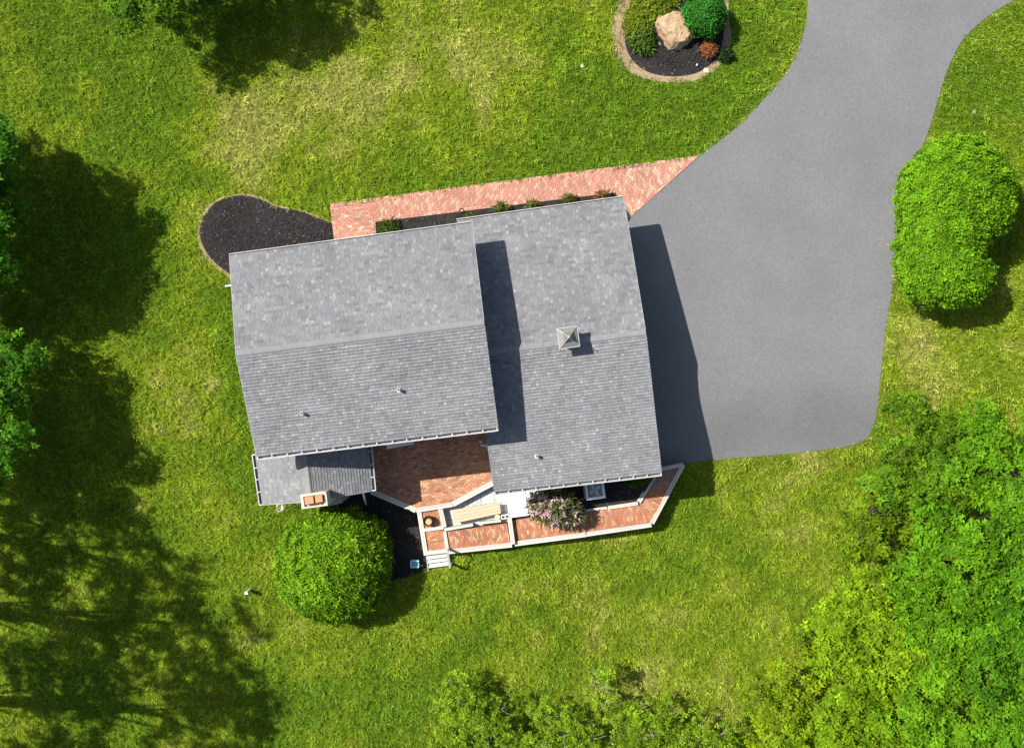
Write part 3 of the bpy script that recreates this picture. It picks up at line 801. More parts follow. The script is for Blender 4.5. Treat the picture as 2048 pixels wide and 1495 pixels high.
# bulkhead, yard things
bh = empty('cellar_door'); tag(bh, 'white sloping cellar door between the stone pad and the flowering shrub', 'cellar door')
for q in ([(1015, 986), (1050, 981), (1058, 1031), (1021, 1036)], [(1051, 981), (1086, 976), (1094, 1026), (1059, 1031)]):
    m = MB((0.80, 0.80, 0.79)); A = pz(q, ZB + .3); ys = [p[1] for p in A]
    m.prism(A, -1.2, lambda x, y: ZB + .16 + .28 * (y - min(ys)) / (max(ys) - min(ys)), inset=.008); m.build('door_leaf', M_PAINT, bh)

bench = empty('bench'); tag(bench, 'long pale wooden table bench standing on the grey stone pad', 'bench')
zb = ZD + .45
for i in range(4):
    t0, t1 = i / 4 + .008, (i + 1) / 4 - .008
    lerp = lambda p, q, t: (p[0] + (q[0] - p[0]) * t, p[1] + (q[1] - p[1]) * t)
    TL, BL_, TR, BR_ = (904, 1019), (908, 1046), (999, 1004), (1002, 1026)
    a0, a1, b0, b1 = lerp(TL, BL_, t0), lerp(TL, BL_, t1), lerp(TR, BR_, t0), lerp(TR, BR_, t1)
    m = MB(cvar((0.46, 0.385, 0.25), .06, .03)); m.prism(pz([a0, b0, b1, a1], zb), zb - .04, zb, inset=.003); m.build('plank', M_WOOD, bench)
for p in ((910, 1023), (912, 1041), (994, 1009), (996, 1022)):
    a = W(p[0], p[1], zb - .05); m = MB((0.28, 0.23, 0.16)); m.beam((a.x, a.y, ZD), (a.x, a.y, zb - .04), .08, .08, up=(0, 1, 0)); m.build('leg', M_WOOD, bench)

def at(px, py, z): return W(px, py, z)
pot = empty('barrel_planter'); c = at(855.5, 1042, ZB + .45); tag(pot, 'dark round barrel with a tan lid on the small brick square', 'barrel')
m = MB((0.045, 0.036, 0.028)); m.lathe((c.x, c.y, ZB + .01), [(.17, 0), (.215, .12), (.23, .25), (.22, .40), (.21, .42), (.19, .42), (.19, .36)], 22); m.build('barrel', M_WOOD, pot, True)
m = MB((0.47, 0.33, 0.16)); c2 = c + Vector((.045, -.02, 0)); m.lathe((c2.x, c2.y, ZB + .36), [(.135, 0), (.14, .08), (.125, .10), (.05, .105)], 20); m.build('lid', M_WOOD, pot)
st = empty('drum_stool'); c = at(995, 1034, ZD + .4); tag(st, 'small round tan drum stool at the end of the bench', 'stool')
m = MB((0.40, 0.33, 0.20)); m.lathe((c.x, c.y, ZD), [(.11, 0), (.125, .18), (.11, .36)], 16); m.build('drum', M_WOOD, st)
m = MB((0.50, 0.42, 0.26)); m.lathe((c.x, c.y, ZD + .355), [(.13, 0), (.13, .03), (.10, .04)], 16); m.build('seat', M_WOOD, st)
blk = empty('concrete_block'); tag(blk, 'pale concrete block with two hollow cores beside the drum stool', 'block')
c = at(1010.5, 1033, ZD + .36); m = MB((0.60, 0.59, 0.57)); zz = ZD + .26; rz = ang((905, 1003), (990, 990))
for x, y, sx, sy in ((0, .075, .38, .035), (0, -.075, .38, .035), (-.172, 0, .036, .116), (0, 0, .04, .116), (.172, 0, .036, .116)):
    q = Matrix.Rotation(rz, 3, 'Z') @ Vector((x, y, 0)); m.box((c.x + q.x, c.y + q.y, zz), sx, sy, .20, rz)
m.build('shell', M_STONE, blk)
m = MB((0.35, 0.34, 0.33)); m.box((c.x, c.y, ZD + .08), .36, .18, .155, rz); m.build('base_block', M_STONE, blk)

ac = empty('air_conditioner'); tag(ac, 'square grey air conditioner with fan on the mulch behind the garage', 'air conditioner')
q = [(1169, 966), (1207, 961), (1211, 993), (1173, 998)]; zt2 = ZB + .82
A = pz(q, zt2); cx = sum(p[0] for p in A) / 4; cy = sum(p[1] for p in A) / 4; ra = ang(q[0], q[1]); Rz = Matrix.Rotation(ra, 3, 'Z')
m = MB((0.36, 0.36, 0.35)); m.box((cx, cy, ZB + .02), .92, .85, .06, ra); m.build('base', M_STONE, ac)
m = MB((0.22, 0.23, 0.24))
for i in range(12):
    m.box((cx, cy, ZB + .09 + i * .055), .78, .70, .03, ra)
m.box((cx, cy, ZB + .35), .74, .66, .6, ra, (0.05, 0.05, 0.06)); m.build('louvre_casing', M_METAL, ac)
m = MB((0.68, 0.69, 0.69))
for x, y, sx, sy in ((0, .34, .84, .10), (0, -.34, .84, .10), (-.37, 0, .10, .58), (.37, 0, .10, .58)):
    v = Rz @ Vector((x, y, 0)); m.box((cx + v.x, cy + v.y, zt2 - .03), sx, sy, .06, ra)
m.build('top_frame', M_METAL, ac)
m = MB((0.60, 0.63, 0.66))
for i in range(4):
    a = i * pi / 2 + .5; v = Vector((cos(a), sin(a), 0)) * .15; mm = Matrix.Rotation(a, 3, 'Z') @ Matrix.Rotation(.4, 3, 'X'); m.box((cx + v.x, cy + v.y, zt2 - .10), .24, .15, .01, M=mm)
m.lathe((cx, cy, zt2 - .13), [(.07, 0), (.07, .07), (.05, .08)], 12, (0.30, 0.32, 0.34)); m.build('fan', M_METAL, ac)
m = MB((0.30, 0.31, 0.32))
for r in (.12, .2, .28): m.tube([Vector((cx + r * cos(k * pi / 12), cy + r * sin(k * pi / 12), zt2 - .015)) for k in range(25)], .006, 4, cap=False)
for k in range(6): a = k * pi / 3; m.beam((cx + .06 * cos(a), cy + .06 * sin(a), zt2 - .012), (cx + .32 * cos(a), cy + .32 * sin(a), zt2 - .012), .01, .008)
m.build('grille', M_METAL, ac)

bn = empty('recycling_bin'); g = G(831, 1124); tag(bn, 'small light blue open bin on the dark mulch left of the steps', 'bin')
m = MB((0.34, 0.62, 0.70)); h = .36
for x, y, sx, sy in ((0, .13, .32, .02), (0, -.13, .32, .02), (-.15, 0, .02, .24), (.15, 0, .02, .24)): m.box((g.x + x, g.y + y, g.z + .04 + h / 2), sx, sy, h, 0)
m.box((g.x, g.y, g.z + .22), .28, .24, .02, 0, (0.25, 0.56, 0.66)); m.build('tub', M_PAINT, bn)
m = MB((0.45, 0.68, 0.75))
for x, y, sx, sy in ((0, .142, .37, .05), (0, -.142, .37, .05), (-.167, 0, .05, .236), (.167, 0, .05, .236)): m.box((g.x + x, g.y + y, g.z + .41), sx, sy, .03, 0)
m.build('rim', M_PAINT, bn)
pl = MB((0.33, 0.35, 0.36)); a = G(821, 1132, .09); b_ = G(846, 1130, .09); pl.tube([a, b_], .03, 8); o = pl.build('pipe', M_METAL); tag(o, 'short grey pipe lying on the mulch below the blue bin', 'pipe')

sk = MB((0.62, 0.60, 0.55)); g = G(501, 1178); sk.box((g.x, g.y, g.z + .36), .11, .11, .76, .3); sk.box((g.x, g.y, g.z + .755), .14, .14, .03, .3); o = sk.build('marker_post', M_PAINT); tag(o, 'short white post standing in the lawn left of the round bush', 'post')
sk = MB((0.62, 0.60, 0.55)); g = G(1165, 133); sk.lathe((g.x, g.y, g.z - .02), [(.09, 0), (.09, .06), (.07, .09), (.02, .1)], 10); o = sk.build('cleanout_cap', M_PAINT); tag(o, 'small white round cap in the front lawn', 'pipe cap')

hr = MB((0.03, 0.03, 0.03)); g = G(923, 421, .06); hr.tube([(g.x + .09 * cos(k * pi / 8), g.y + .09 * sin(k * pi / 8), g.z) for k in range(17)], .018, 6, cap=False); o = hr.build('hose_ring', M_PAINT); tag(o, 'small black ring lying at the edge of the brick walk', 'ring')
hr = MB((0.46, 0.42, 0.32)); g = G(1066, 416, .1); hr.box((g.x, g.y, g.z), .36, .16, .2, .1); o = hr.build('stepping_block', M_STONE); tag(o, 'pale tan block in the front bed under the garage eave', 'block')
# stones
def stone(name, px, py, r, col, label, cat, fl=.6, dz=0, seed=0, poly=None, sub=4, mat=None):
    rr = random.Random(seed); bm = bmesh.new(); bmesh.ops.create_icosphere(bm, subdivisions=sub, radius=1)
    g = G(px, py, dz); planes = [(Vector((rr.gauss(0, 1), rr.gauss(0, 1), abs(rr.gauss(0, .8)))).normalized(), rr.uniform(.70, .93)) for _ in range(13)]
    me = bpy.data.meshes.new(name)
    for v in bm.verts:
        p = v.co.copy()
        for n_, d_ in planes:
            t = p.dot(n_)
            if t > d_: p -= n_ * (t - d_) * .78
        k = 1 + .16 * (float(vnoise(p.x * 3 + p.z * 2, p.y * 2.2 - p.z, .9, seed + 3)) - .5) + .07 * (float(vnoise(p.x * 6 - p.z * 4, p.y * 5 + p.z, .6, seed + 5)) - .5)
        v.co = Vector((p.x * r[0] * k, p.y * r[1] * k, p.z * fl * max(r) * k))
    bm.to_mesh(me); bm.free()
    n = len(me.vertices); co = np.empty(n * 3, np.float32); me.vertices.foreach_get('co', co); co = co.reshape(-1, 3)
    s_ = fbm(co[:, 0] * 1 + co[:, 2], co[:, 1] + co[:, 2] * .5, .35, seed + 8); s2 = vnoise(co[:, 0] * 4 + co[:, 1] * 2, co[:, 2] * 3 + co[:, 0], .5, seed)
    c = np.array(col) * (0.55 + .9 * s_)[:, None]; c = c * (1 + np.outer(s2 - .5, (.25, 0, -.25)))
    ca = me.color_attributes.new('Col', 'FLOAT_COLOR', 'POINT'); c4 = np.ones((n, 4), np.float32); c4[:, :3] = c; ca.data.foreach_set('color', c4.ravel())
    me.materials.append(mat or M_STONE); o = bpy.data.objects.new(name, me); COL.objects.link(o); o.location = (g.x, g.y, g.z + fl * max(r) * .35); o.rotation_euler = (0, 0, rr.uniform(0, 6))
    tag(o, label, cat); return o
o = stone('boulder', 1349, 64, (.86, 1.02), (0.37, 0.245, 0.140), 'big tan boulder in the dark mulch beside the ball shrub', 'boulder', .62, .05, 18, sub=5); o.rotation_euler = (0, 0, .45)
stone('stone', 1319, 89, (.10, .08), (0.5, 0.46, 0.4), 'small pale stone at the foot of the boulder', 'stone', .6, .12, 4)
stone('stone', 1394, 130, (.05, .06), (0.5, 0.5, 0.48), 'tiny white stone on the mulch below the orange plant', 'stone', .6, .16, 5)
stone('stone', 1413, 142, (.14, .18), (0.48, 0.40, 0.28), 'pale tan stone on the soil rim of the rock bed', 'stone', .5, 0, 6)
stone('stone', 1948, 224, (.13, .10), (0.36, 0.30, 0.21), 'pale stone in the grass right of the driveway', 'stone', .5, 0, 7)
stone('stone', 1844, 692, (.09, .12), (0.36, 0.31, 0.20), 'pale stone in the dry grass below the clipped shrub', 'stone', .5, 0, 8)
stone('stone', 562, 1014, (.28, .22), (0.42, 0.37, 0.32), 'flat grey stone under the corner of the annex', 'stone', .2, 0, 9)

# ------------------------------------------------------------------ foliage
def unit(v): return v / np.maximum(np.linalg.norm(v, axis=1, keepdims=True), 1e-9)

def leaf_quads(Pb, D, N, L, B, cols, fold=.18):
    """diamond leaves: base Pb, direction D, normal N, length L, breadth B"""
    n = len(Pb); D = unit(D); Sd = unit(np.cross(D, N)); N = np.cross(Sd, D)
    v = np.empty((n, 4, 3))
    v[:, 0] = Pb; v[:, 2] = Pb + D * L[:, None] - N * (L * .12)[:, None]
    mid = Pb + D * (L * .45)[:, None]
    v[:, 1] = mid + Sd * (B / 2)[:, None] + N * (B * fold)[:, None]
    v[:, 3] = mid - Sd * (B / 2)[:, None] + N * (B * fold)[:, None]
    return v.reshape(-1, 3), np.repeat(cols, 4, 0)

def lobe_points(lobes, n, rng, zmin=-.35, depth=.25, reject=.72):
    """points near the outer skin of a union of ellipsoids [(c, (rx,ry,rz))]; returns points, outward normals, lobe index"""
    c = np.array([l[0] for l in lobes]); r = np.array([l[1] for l in lobes]); wgt = (r[:, 0] * r[:, 1]) ** 1.0; wgt = wgt / wgt.sum()
    PP, NN, II = [], [], []; got = 0
    while got < n:
        m = int(n * 1.6) + 50; idx = rng.choice(len(lobes), m, p=wgt); d = unit(rng.normal(size=(m, 3))); d = d[:, :]
        low = d[:, 2] < zmin; d[low, 2] *= -1
        rad = 1 - depth * rng.random(m) ** 1.5
        p = c[idx] + d * r[idx] * rad[:, None]
        ok = np.ones(m, bool)
        for k in range(len(lobes)):
            q = np.linalg.norm((p - c[k]) / r[k], axis=1); ok &= (q > reject) | (idx == k)
        nn = unit(d / r[idx]); PP.append(p[ok]); NN.append(nn[ok]); II.append(idx[ok]); got += ok.sum()
    return np.concatenate(PP)[:n], np.concatenate(NN)[:n], np.concatenate(II)[:n]

def rosettes(Pc, Nc, rng, per, L, ratio, col, cv=.25, lean=.35, tilt=(-.5, .35), yellow=.35):
    n = len(Pc); up = np.array((0, 0, 1.0)); Nn = unit(Nc * (1 - lean) + up * lean + rng.normal(size=(n, 3)) * .28)
    T = unit(np.cross(Nn, rng.normal(size=(n, 3)))); Bn = np.cross(Nn, T)
    th = (np.arange(per)[None, :] / per * 2 * pi + rng.uniform(0, 2 * pi, (n, 1)) + rng.normal(size=(n, per)) * .25)
    D = T[:, None] * np.cos(th)[..., None] + Bn[:, None] * np.sin(th)[..., None] + Nn[:, None] * rng.uniform(tilt[0], tilt[1], (n, per, 1))
    Pb = np.repeat(Pc[:, None], per, 1) + D * .02
    N2 = Nn[:, None] + rng.normal(size=(n, per, 3)) * .3
    LL = L * rng.uniform(.65, 1.25, (n, per)); BB = LL * ratio * rng.uniform(.8, 1.2, (n, per))
    base = np.array(col) * rng.uniform(1 - cv, 1 + cv, (n, 1)); yl = rng.random((n, 1)) ** 2 * yellow
    base = base * (1 + yl * np.array((1.0, .45, .3)))
    cc = base[:, None] * rng.uniform(.82, 1.18, (n, per, 1))
    return leaf_quads(Pb.reshape(-1, 3), D.reshape(-1, 3), N2.reshape(-1, 3), LL.ravel(), BB.ravel(), cc.reshape(-1, 3))

def make_mesh(name, parts, mat, parent=None):
    v = np.concatenate([p[0] for p in parts]); c = np.concatenate([p[1] for p in parts])
    return np_mesh(name, v, np.arange(len(v)).reshape(-1, 4), c, mat, parent)

GREEN = (0.070, 0.185, 0.008)
def tree(px, py, zc, rpx, label, col=GREEN, dens=1.0, squash=.75, seed=1, name='leafy_tree', L=.19, lobes_n=9, sparse=0.0, group='trees round the lawn'):
    rng = np.random.default_rng(seed); rr = random.Random(seed)
    c = W(px, py, zc); R = rpx * P * (H - zc) / H; g = float(gz(c.x, c.y))
    root = empty(name, (c.x, c.y, g)); tag(root, label, 'tree', group); off = np.array((c.x, c.y, g))
    lob = []
    for i in range(lobes_n):
        a = i * 2.4 + rr.uniform(-.4, .4); q = R * math.sqrt((i + .3) / lobes_n) * .72; k = rr.uniform(.28, .42) * R
        lob.append((np.array((q * cos(a), q * sin(a), zc - g + R * squash * (.42 - .75 * (q / R) ** 2) * .6 + rr.uniform(-.34, .3) * R * .4)), np.array((k, k, k * .72))))
    # boughs: clumps of rosettes with gaps between them
    ncl = int(112 * dens * (R / 2.5) ** 2)
    cp, cn, ci = lobe_points(lob, ncl, rng, -.3, .5, .7)
    if sparse: keep = rng.random(len(cp)) > sparse; cp, cn = cp[keep], cn[keep]
    per = 11
    jit = rng.normal(size=(len(cp), per, 3)) * np.array((.18, .18, .14)); q = (cp[:, None] + jit).reshape(-1, 3); qn = np.repeat(cn, per, 0)
    tone = np.repeat(rng.uniform(.70, 1.35, len(cp)), per)
    v, cl = rosettes(q, qn, rng, 7, L, .46, col, .26, .5, (-.35, .5), .55)
    cl = cl * np.repeat(tone, 28)[:, None]
    np_mesh('crown', v, np.arange(len(v)).reshape(-1, 4), cl, M_LEAF, root)
    sap = name == 'sapling'; fk = .35 if sap else .62
    t = MB((0.30, 0.27, 0.22) if sap else (0.075, 0.060, 0.045)); hgt = zc - g
    ld = Vector((c.x, c.y, 0)) * (0 if sap else .6 * hgt / H)
    t.tube([(ld.x, ld.y, -.15), (.04 + ld.x * .55, .02 + ld.y * .55, hgt * .4), (0, .05, hgt * .75), (0.05, 0, hgt + R * .25)], [fk * (.035 * hgt + .03), fk * (.026 * hgt + .03), fk * (.016 * hgt + .02), fk * .02], 8)
    for lc, lr in lob:
        z0 = hgt * rr.uniform(.4, .65); mid = Vector((lc[0] * .5, lc[1] * .5, (z0 + lc[2]) / 2 + .15 * R)) 
        t.tube([(ld.x * .3, ld.y * .3, z0), mid, tuple(lc)], [fk * (.05 + .01 * hgt), fk * .04, fk * .018], 6)
        for _ in range(4):
            e = Vector(lc) + Vector((rr.uniform(-1, 1) * lr[0], rr.uniform(-1, 1) * lr[1], rr.uniform(-.2, .9) * lr[2])); t.tube([mid.lerp(Vector(lc), .6), e], [fk * .022 + .004, .008], 4)
    t.build('trunk', M_BARK, root)
    return root

# the trees of the picture
tree(1838, 925, 3.4, 140, 'bushy tree with dark gaps at the corner of the driveway', seed=3, col=(0.076, 0.169, 0.006), dens=.8)
tree(2010, 945, 4.2, 160, 'broad dense tree at the right edge below the clipped shrub', seed=4, col=(0.085, 0.216, 0.006))
tree(1768, 1030, 2.4, 112, 'low loose tree between the driveway corner and the lawn', seed=5, col=(0.105, 0.187, 0.006), dens=.65, sparse=.2)
tree(1905, 1135, 4.6, 175, 'tall full tree in the middle of the right hand thicket', seed=6, col=(0.084, 0.216, 0.006))
tree(1758, 1235, 3.6, 150, 'yellowish green tree bulging into the lawn on the left of the thicket', seed=7, col=(0.139, 0.255, 0.006))
tree(2035, 1285, 5.0, 150, 'dark green tree cut by the right edge of the picture', seed=8, col=(0.064, 0.182, 0.006))
tree(1905, 1385, 4.4, 165, 'full tree low in the thicket near the lower right corner', seed=9, col=(0.094, 0.221, 0.006))
tree(1720, 1400, 3.4, 145, 'light green tree at the lower edge beside the thicket', seed=10, col=(0.128, 0.243, 0.006), dens=.9)
tree(1572, 1395, 1.8, 126, 'small loose tree with open twigs on the lower left of the thicket', seed=12, col=(0.146, 0.232, 0.006), dens=.7, sparse=.25, L=.19)
tree(1600, 1520, 2.6, 120, 'small light tree cut by the lower edge', seed=13, col=(0.136, 0.238, 0.006), dens=.8, sparse=.15, L=.19)
tree(2060, 1480, 4.5, 160, 'dense tree filling the lower right corner', seed=14, col=(0.079, 0.210, 0.006))
tree(1800, 1530, 4.0, 140, 'bright tree cut by the lower edge in the thicket', seed=15, col=(0.114, 0.232, 0.006))
for (px, py, zc, r, lb, sd, sp) in ((965, 1450, .25, 122, 'sparse sapling with pale bare twigs at the lower edge', 21, .3), (1125, 1475, .25, 90, 'thin young sapling beside the twiggy one at the lower edge', 22, .42), (1290, 1470, .25, 104, 'open sapling with white stems right of the thin one', 23, .42), (1205, 1372, .3, 52, 'tiny sapling alone in the grass above the other saplings', 24, .55), (1420, 1490, .25, 80, 'sparse sapling nearest the thicket at the lower edge', 25, .45)):
    tree(px, py, zc, r, lb, col=(0.135, 0.245, 0.010), dens=.85, sparse=sp * .5, seed=sd, name='sapling', L=.13, squash=.12, lobes_n=7, group='saplings at the lower edge')
tree(318, -48, 3.4, 150, 'dense tree reaching over the top edge', seed=31, col=(0.074, 0.165, 0.006), dens=.85)
tree(455, -92, 3.6, 138, 'tree at the top edge right of the dense one, leaves darkened as shade', seed=49, col=(0.036, 0.088, 0.005), dens=.85)  # leaf colour darkened to stand in for foliage lying in shadow
def shade_tree(sx, sy, zc, rpx, label, **kw):
    """tree standing up-sun of the patch of shade (ground photo px sx, sy; radius on the ground in px) it throws"""
    q = W(sx, sy, 0); g0 = float(gz(q.x, q.y)); q = G(sx, sy); h = zc - q.z
    x = q.x - h * SX; y = q.y - h * SY; k = P * (H - zc) / H
    return tree(1024 + x / k, 747.5 - y / k, zc, rpx * P / k, label, **kw)
DK = (0.050, 0.165, 0.009)
shade_tree(435, -2, 4.2, 112, 'tree beyond the top edge with its shade nearest the leafy one', seed=32, dens=.7, sparse=.3)
shade_tree(538, -6, 4.6, 118, 'tall tree beyond the top edge shading the front lawn', seed=45, dens=.6, sparse=.35)
tree(-100, 475, 4.0, 165, 'lower of the two full trees on the left edge by the big shadow', seed=46, col=DK)
tree(-95, 320, 4.0, 140, 'upper of the two full trees on the left edge where the big shadow starts', seed=47, col=DK)
tree(-95, 885, 3.5, 165, 'leafy tree on the left edge just under its twin', seed=48, col=(0.060, 0.180, 0.009))
shade_tree(195, 520, 5.2, 142, 'tall dense tree on the left edge throwing the big shadow', seed=33, col=DK, dens=1.1)
shade_tree(35, 400, 4.8, 150, 'dense tree beyond the left edge behind the tall one', seed=34, col=DK)
shade_tree(50, 600, 4.8, 150, 'tree beyond the left edge between the two leafy ones', seed=42, col=DK)
tree(-95, 745, 3.5, 172, 'leafy tree on the left edge below the big shadow', seed=35, col=(0.060, 0.180, 0.009), dens=1.0)
shade_tree(60, 900, 6.0, 165, 'tree beyond the left edge below the leafy one', seed=43, dens=.7, sparse=.15)
shade_tree(100, 1060, 10.0, 190, 'highest open tree far beyond the left edge', seed=36, dens=.5, sparse=.24)
shade_tree(110, 1260, 10.0, 190, 'high spreading tree beyond the lower left edge', seed=37, dens=.5, sparse=.24)
shade_tree(120, 1440, 10.0, 170, 'high open tree beyond the lower left corner', seed=38, dens=.5, sparse=.24)
shade_tree(265, 1150, 11.5, 165, 'lofty tree far left among the open ones', seed=39, dens=.42, sparse=.3)
shade_tree(385, 1310, 13.0, 170, 'tallest tree at the lower left beyond the edge', seed=40, dens=.46, sparse=.25)
shade_tree(410, 1470, 13.0, 165, 'very tall tree beyond the lower left corner', seed=44, dens=.5, sparse=.2)

def shrub(name, lobes_px, label, col, n, L, ratio, seed, mat=None, lean=.1, cat='shrub', per=4, tilt=(.1, .9), core=None, depth=.18, group=None, zmin=-.25, cv=.22, yellow=.3, clump=1, cj=.1):
    """dense shrub: lobes_px = (px, py, height of centre above ground, rx px, ry px, rz m)"""
    rng = np.random.default_rng(seed); c0 = None; lob = []
    for (px, py, h, rx, ry, rz) in lobes_px:
        p = G(px, py, h)
        if c0 is None: c0 = Vector((p.x, p.y, float(gz(p.x, p.y))))
        k = P * (H - p.z) / H; lob.append((np.array((p.x - c0.x, p.y - c0.y, p.z - c0.z)), np.array((rx * k, ry * k, rz))))
    root = empty(name, c0); tag(root, label, cat, group)
    q, qn, qi = lobe_points(lob, max(8, n // clump), rng, zmin, depth, .86)
    if clump > 1:
        q = np.repeat(q, clump, 0) + rng.normal(size=(len(q) * clump, 3)) * cj; qn = np.repeat(qn, clump, 0)
    nz = vnoise(q[:, 0] * 1.0 + q[:, 2] * .7, q[:, 1] - q[:, 2] * .4, .38 if clump > 1 else .2, seed)
    big = max(l[1][0] for l in lob)
    if clump > 1: q = q + qn * ((nz - .55) * min(.2, .10 * big))[:, None]
    main = rosettes(q, qn, rng, per, L, ratio, col, cv, lean, tilt, yellow)
    parts = [(main[0], main[1] * np.repeat(.70 + .55 * nz, per * 4)[:, None])]
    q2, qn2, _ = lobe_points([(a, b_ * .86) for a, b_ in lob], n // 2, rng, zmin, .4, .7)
    parts.append(rosettes(q2, qn2, rng, 4, L * 1.5, ratio * 1.5, tuple(x * .8 for x in col), .2, lean))  # inner leaves darkened: shade of the gaps put into their colour
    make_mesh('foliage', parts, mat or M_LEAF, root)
    t = MB((0.10, 0.075, 0.05)); rr = random.Random(seed)
    for a, b_ in lob:
        for _ in range(4):
            e = Vector(a) + Vector((rr.uniform(-.5, .5) * b_[0], rr.uniform(-.5, .5) * b_[1], rr.uniform(-.1, .4) * b_[2])); t.tube([(a[0] * .6, a[1] * .6, -.05), Vector(a) * .6 + e * .2, e], [.05 * b_[2] ** .5, .035 * b_[2] ** .5, .01], 5)
    t.build('stem', M_BARK, root)
    return root

shrub('clipped_shrub', [(1908, 392, 2.0, 108, 114, 2.0), (1872, 520, 1.9, 80, 94, 1.95), (1942, 415, 1.9, 74, 76, 1.9), (1900, 556, 1.7, 78, 56, 1.8), (1864, 400, 1.9, 62, 90, 1.85), (1858, 470, 1.9, 62, 80, 1.9), (1892, 478, 1.95, 66, 74, 1.95)],
      'large bright green clipped shrub with a notch beside the driveway', (0.125, 0.280, 0.008), 15000, .155, .42, 51, lean=.25, depth=.1, per=5, tilt=(-.2, .9), cv=.25, yellow=.4, clump=5, cj=.08)
shrub('round_bush', [(667, 1132, 1.25, 107, 106, 2.05), (696, 1098, 1.1, 80, 76, 1.8)],
      'huge rounded feathery bush behind the annex chimney', (0.120, 0.255, 0.008), 12000, .21, .24, 52, mat=M_NEEDLE, lean=.1, per=6, tilt=(-.1, .9), depth=.2, cv=.32, yellow=.5, clump=6, cj=.11)
shrub('ball_shrub', [(1408, 33, .75, 40, 40, .85)], 'dark green ball shaped shrub beside the boulder', (0.030, 0.150, 0.014), 3600, .13, .4, 53, mat=M_NEEDLE, depth=.16, tilt=(0, .8), yellow=.15, clump=5, cj=.06, cv=.3)
shrub('barberry', [(1417, 98, .25, 17, 17, .32)], 'small rusty orange plant on the mulch under the ball shrub', (0.34, 0.135, 0.055), 90, .17, .22, 54, per=5, tilt=(.0, .7), depth=.5, yellow=.2)
shrub('creeping_juniper', [(1452, 112, .16, 14, 12, .2)], 'small dark spiky plant at the rim of the rock bed', (0.022, 0.06, 0.014), 70, .18, .2, 55, per=5, depth=.5)
shrub('ground_cover', [(1300, 20, .10, 44, 36, .28), (1272, 50, .08, 24, 38, .24), (1330, -10, .1, 46, 34, .28)], 'low yellow green ground cover above the boulder', (0.15, 0.22, 0.014), 1100, .17, .3, 56, per=5, depth=.5, clump=5, cj=.14, cv=.35)
shrub('fern', [(1286, 84, .18, 24, 24, .34)], 'green ferny plant left of the boulder', (0.085, 0.165, 0.022), 110, .28, .22, 57, per=6, depth=.5, tilt=(-.1, .6))
for (px, py, r, lb, col, sd) in ((782, 457, 27, 'widest green plant at the left end of the front bed', (0.05, 0.085, 0.012), 61), (1003, 421, 17, 'pale green plant in the front bed where the two roofs meet', (0.11, 0.14, 0.025), 62), (1066, 412, 14, 'little light plant in the middle of the front bed', (0.14, 0.17, 0.035), 63),
                             (1138, 403, 17, 'dark green plant with brown tips in the front bed', (0.06, 0.085, 0.016), 64), (1203, 394, 14, 'brownish orange plant at the garage end of the front bed', (0.22, 0.14, 0.05), 65), (940, 437, 9, 'tiny green sprig in the front bed by the garage gutter', (0.10, 0.12, 0.03), 66)):
    shrub('bed_plant', [(px, py, .2, r * .85, r * .6, .3)], lb, col, int(6 + r), .26, .17, sd, per=6, depth=.6, tilt=(-.1, .9), cat='plant', group='plants in the front bed')
for (px, py, lb, sd) in ((1266, 960, 'left low green plant in the shaded bed by the air conditioner', 67), (1288, 955, 'right low green plant in the shaded bed near the white edging', 68)):
    p = W(px, py, ZB + .2); r0 = shrub('bed_plant', [(px, py, .22, 13, 12, .3)], lb, (0.06, 0.12, 0.015), 60, .18, .3, sd, per=6, depth=.6, cat='plant', group='plants in the bed behind the garage')
    r0.location = (p.x, p.y, ZB - .03)

# flowering shrub
p = W(1110, 1014, ZB + .7); fs = empty('flowering_shrub', (p.x, p.y, ZB - .05)); tag(fs, 'pink flowering shrub hanging over the white cellar door and brick walkway', 'shrub')
rng = np.random.default_rng(71)
lob = [(np.array((0, 0, .95)), np.array((1.0, .66, .7))), (np.array((-.6, .1, .75)), np.array((.55, .5, .5))), (np.array((.5, -.25, .75)), np.array((.62, .52, .5)))]
q, qn, _ = lobe_points(lob, 190, rng, -.2, .45, .7)
make_mesh('foliage', [rosettes(q, qn, rng, 7, .42, .15, (0.080, 0.115, 0.030), .5, .2, (-.2, .9), .6)], M_LEAF, fs)
q, qn, _ = lobe_points(lob, 85, rng, .0, .2, .8)
fl = rosettes(q + qn * .08, qn, rng, 6, .16, .42, (0.60, 0.38, 0.45), .25, .35, (.1, 1.2), .1)
fl2 = rosettes(q[::3] + qn[::3] * .12, qn[::3], rng, 4, .17, .36, (0.64, 0.52, 0.46), .15, .4, (.2, 1.0), .1)
make_mesh('blossom', [fl, fl2], M_LEAF, fs)
t = MB((0.10, 0.07, 0.05))
for k in range(9): a = k * .7; t.tube([(0, 0, 0), (.3 * cos(a), .22 * sin(a), .4), (.7 * cos(a), .5 * sin(a), .75)], [.03, .02, .008], 5)
t.build('stem', M_BARK, fs)

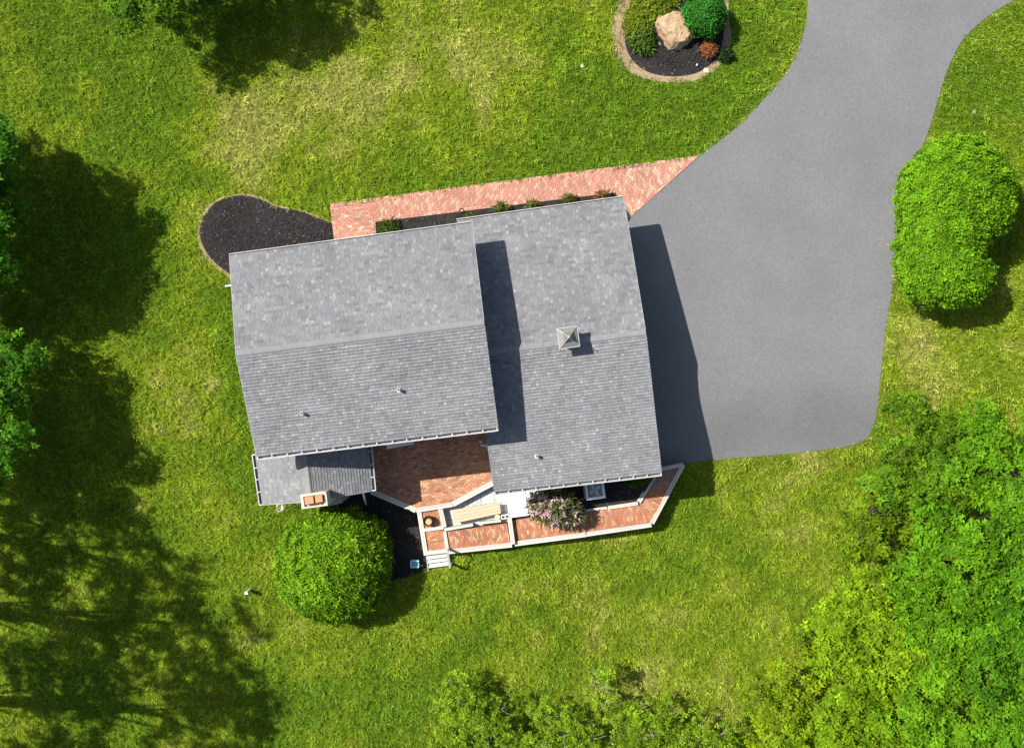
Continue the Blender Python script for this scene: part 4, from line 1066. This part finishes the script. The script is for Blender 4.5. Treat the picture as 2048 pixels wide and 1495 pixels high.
# ------------------------------------------------------------------ grass blades (nobody could count them)
def grass():
    n = 930000; rng = np.random.default_rng(99)
    x = rng.uniform(-26.2, 26.2, n); y = rng.uniform(-20.2, 20.2, n)
    jx = x + rng.normal(size=n) * .05; jy = y + rng.normal(size=n) * .05
    ok = np.ones(n, bool)
    for pl in NOGRASS: ok &= ~inside(jx, jy, pl)
    ring_ = inside(x, y, SOILRING) | inside(x, y, r2); ok &= ~ring_ | (rng.random(n) < .10 + .75 * (vnoise(x, y, .35, 91) > .62) * (edge_dist(x, y, ROCKBED) > .10))
    x, y = x[ok], y[ok]; n = len(x); ring_ = ring_[ok]
    col, dry = lawn_color(x, y); tuft = fbm(x, y, .38, 77, 3)
    ed = edge_dist(x, y, DRIVE)
    a = vnoise(x, y, .24, 12) * 4 * pi + rng.normal(size=n) * .6
    L = rng.uniform(.10, .28, n) * (.7 + .6 * tuft) * np.clip(.45 + ed * 2, .45, 1); B = rng.uniform(.015, .032, n)
    h = L * rng.uniform(.25, .9, n); z = gz(x, y) - .01
    bend = rng.normal(size=n) * .8
    d0 = np.column_stack([np.cos(a), np.sin(a)]); d1 = np.column_stack([np.cos(a + bend), np.sin(a + bend)])
    s0 = np.column_stack([-d0[:, 1], d0[:, 0]])
    c = np.column_stack([x, y]); m = c + d0 * (L * .5)[:, None]; t = m + d1 * (L * .5)[:, None]
    v = np.empty((n, 4, 3)); hb = (B / 2)[:, None]
    v[:, 0, :2] = c; v[:, 0, 2] = z
    v[:, 1, :2] = m + s0 * hb; v[:, 3, :2] = m - s0 * hb; v[:, 1, 2] = z + h * .8; v[:, 3, 2] = z + h * .7
    v[:, 2, :2] = t; v[:, 2, 2] = z + h * .75
    br = rng.uniform(.5, 1.55, n) * (.50 + 1.0 * tuft); straw = rng.random(n) < (.02 + .26 * dry + .45 * (ed < .16 + .12 * tuft))
    cc = col * br[:, None] * rng.uniform(.93, 1.07, (n, 3))
    cc[straw] = cc[straw] * .5 + np.array((0.38, 0.36, 0.10)) * .5 * br[straw][:, None]
    cc[ring_] = np.array((0.33, 0.27, 0.12)) * br[ring_][:, None]
    o = np_mesh('grass', v.reshape(-1, 3), np.arange(n * 4).reshape(-1, 4), np.repeat(cc, 4, 0), M_GRASS)
    tag(o, 'grass blades of the lawn, green and straw coloured', 'grass', kind='stuff')
grass()
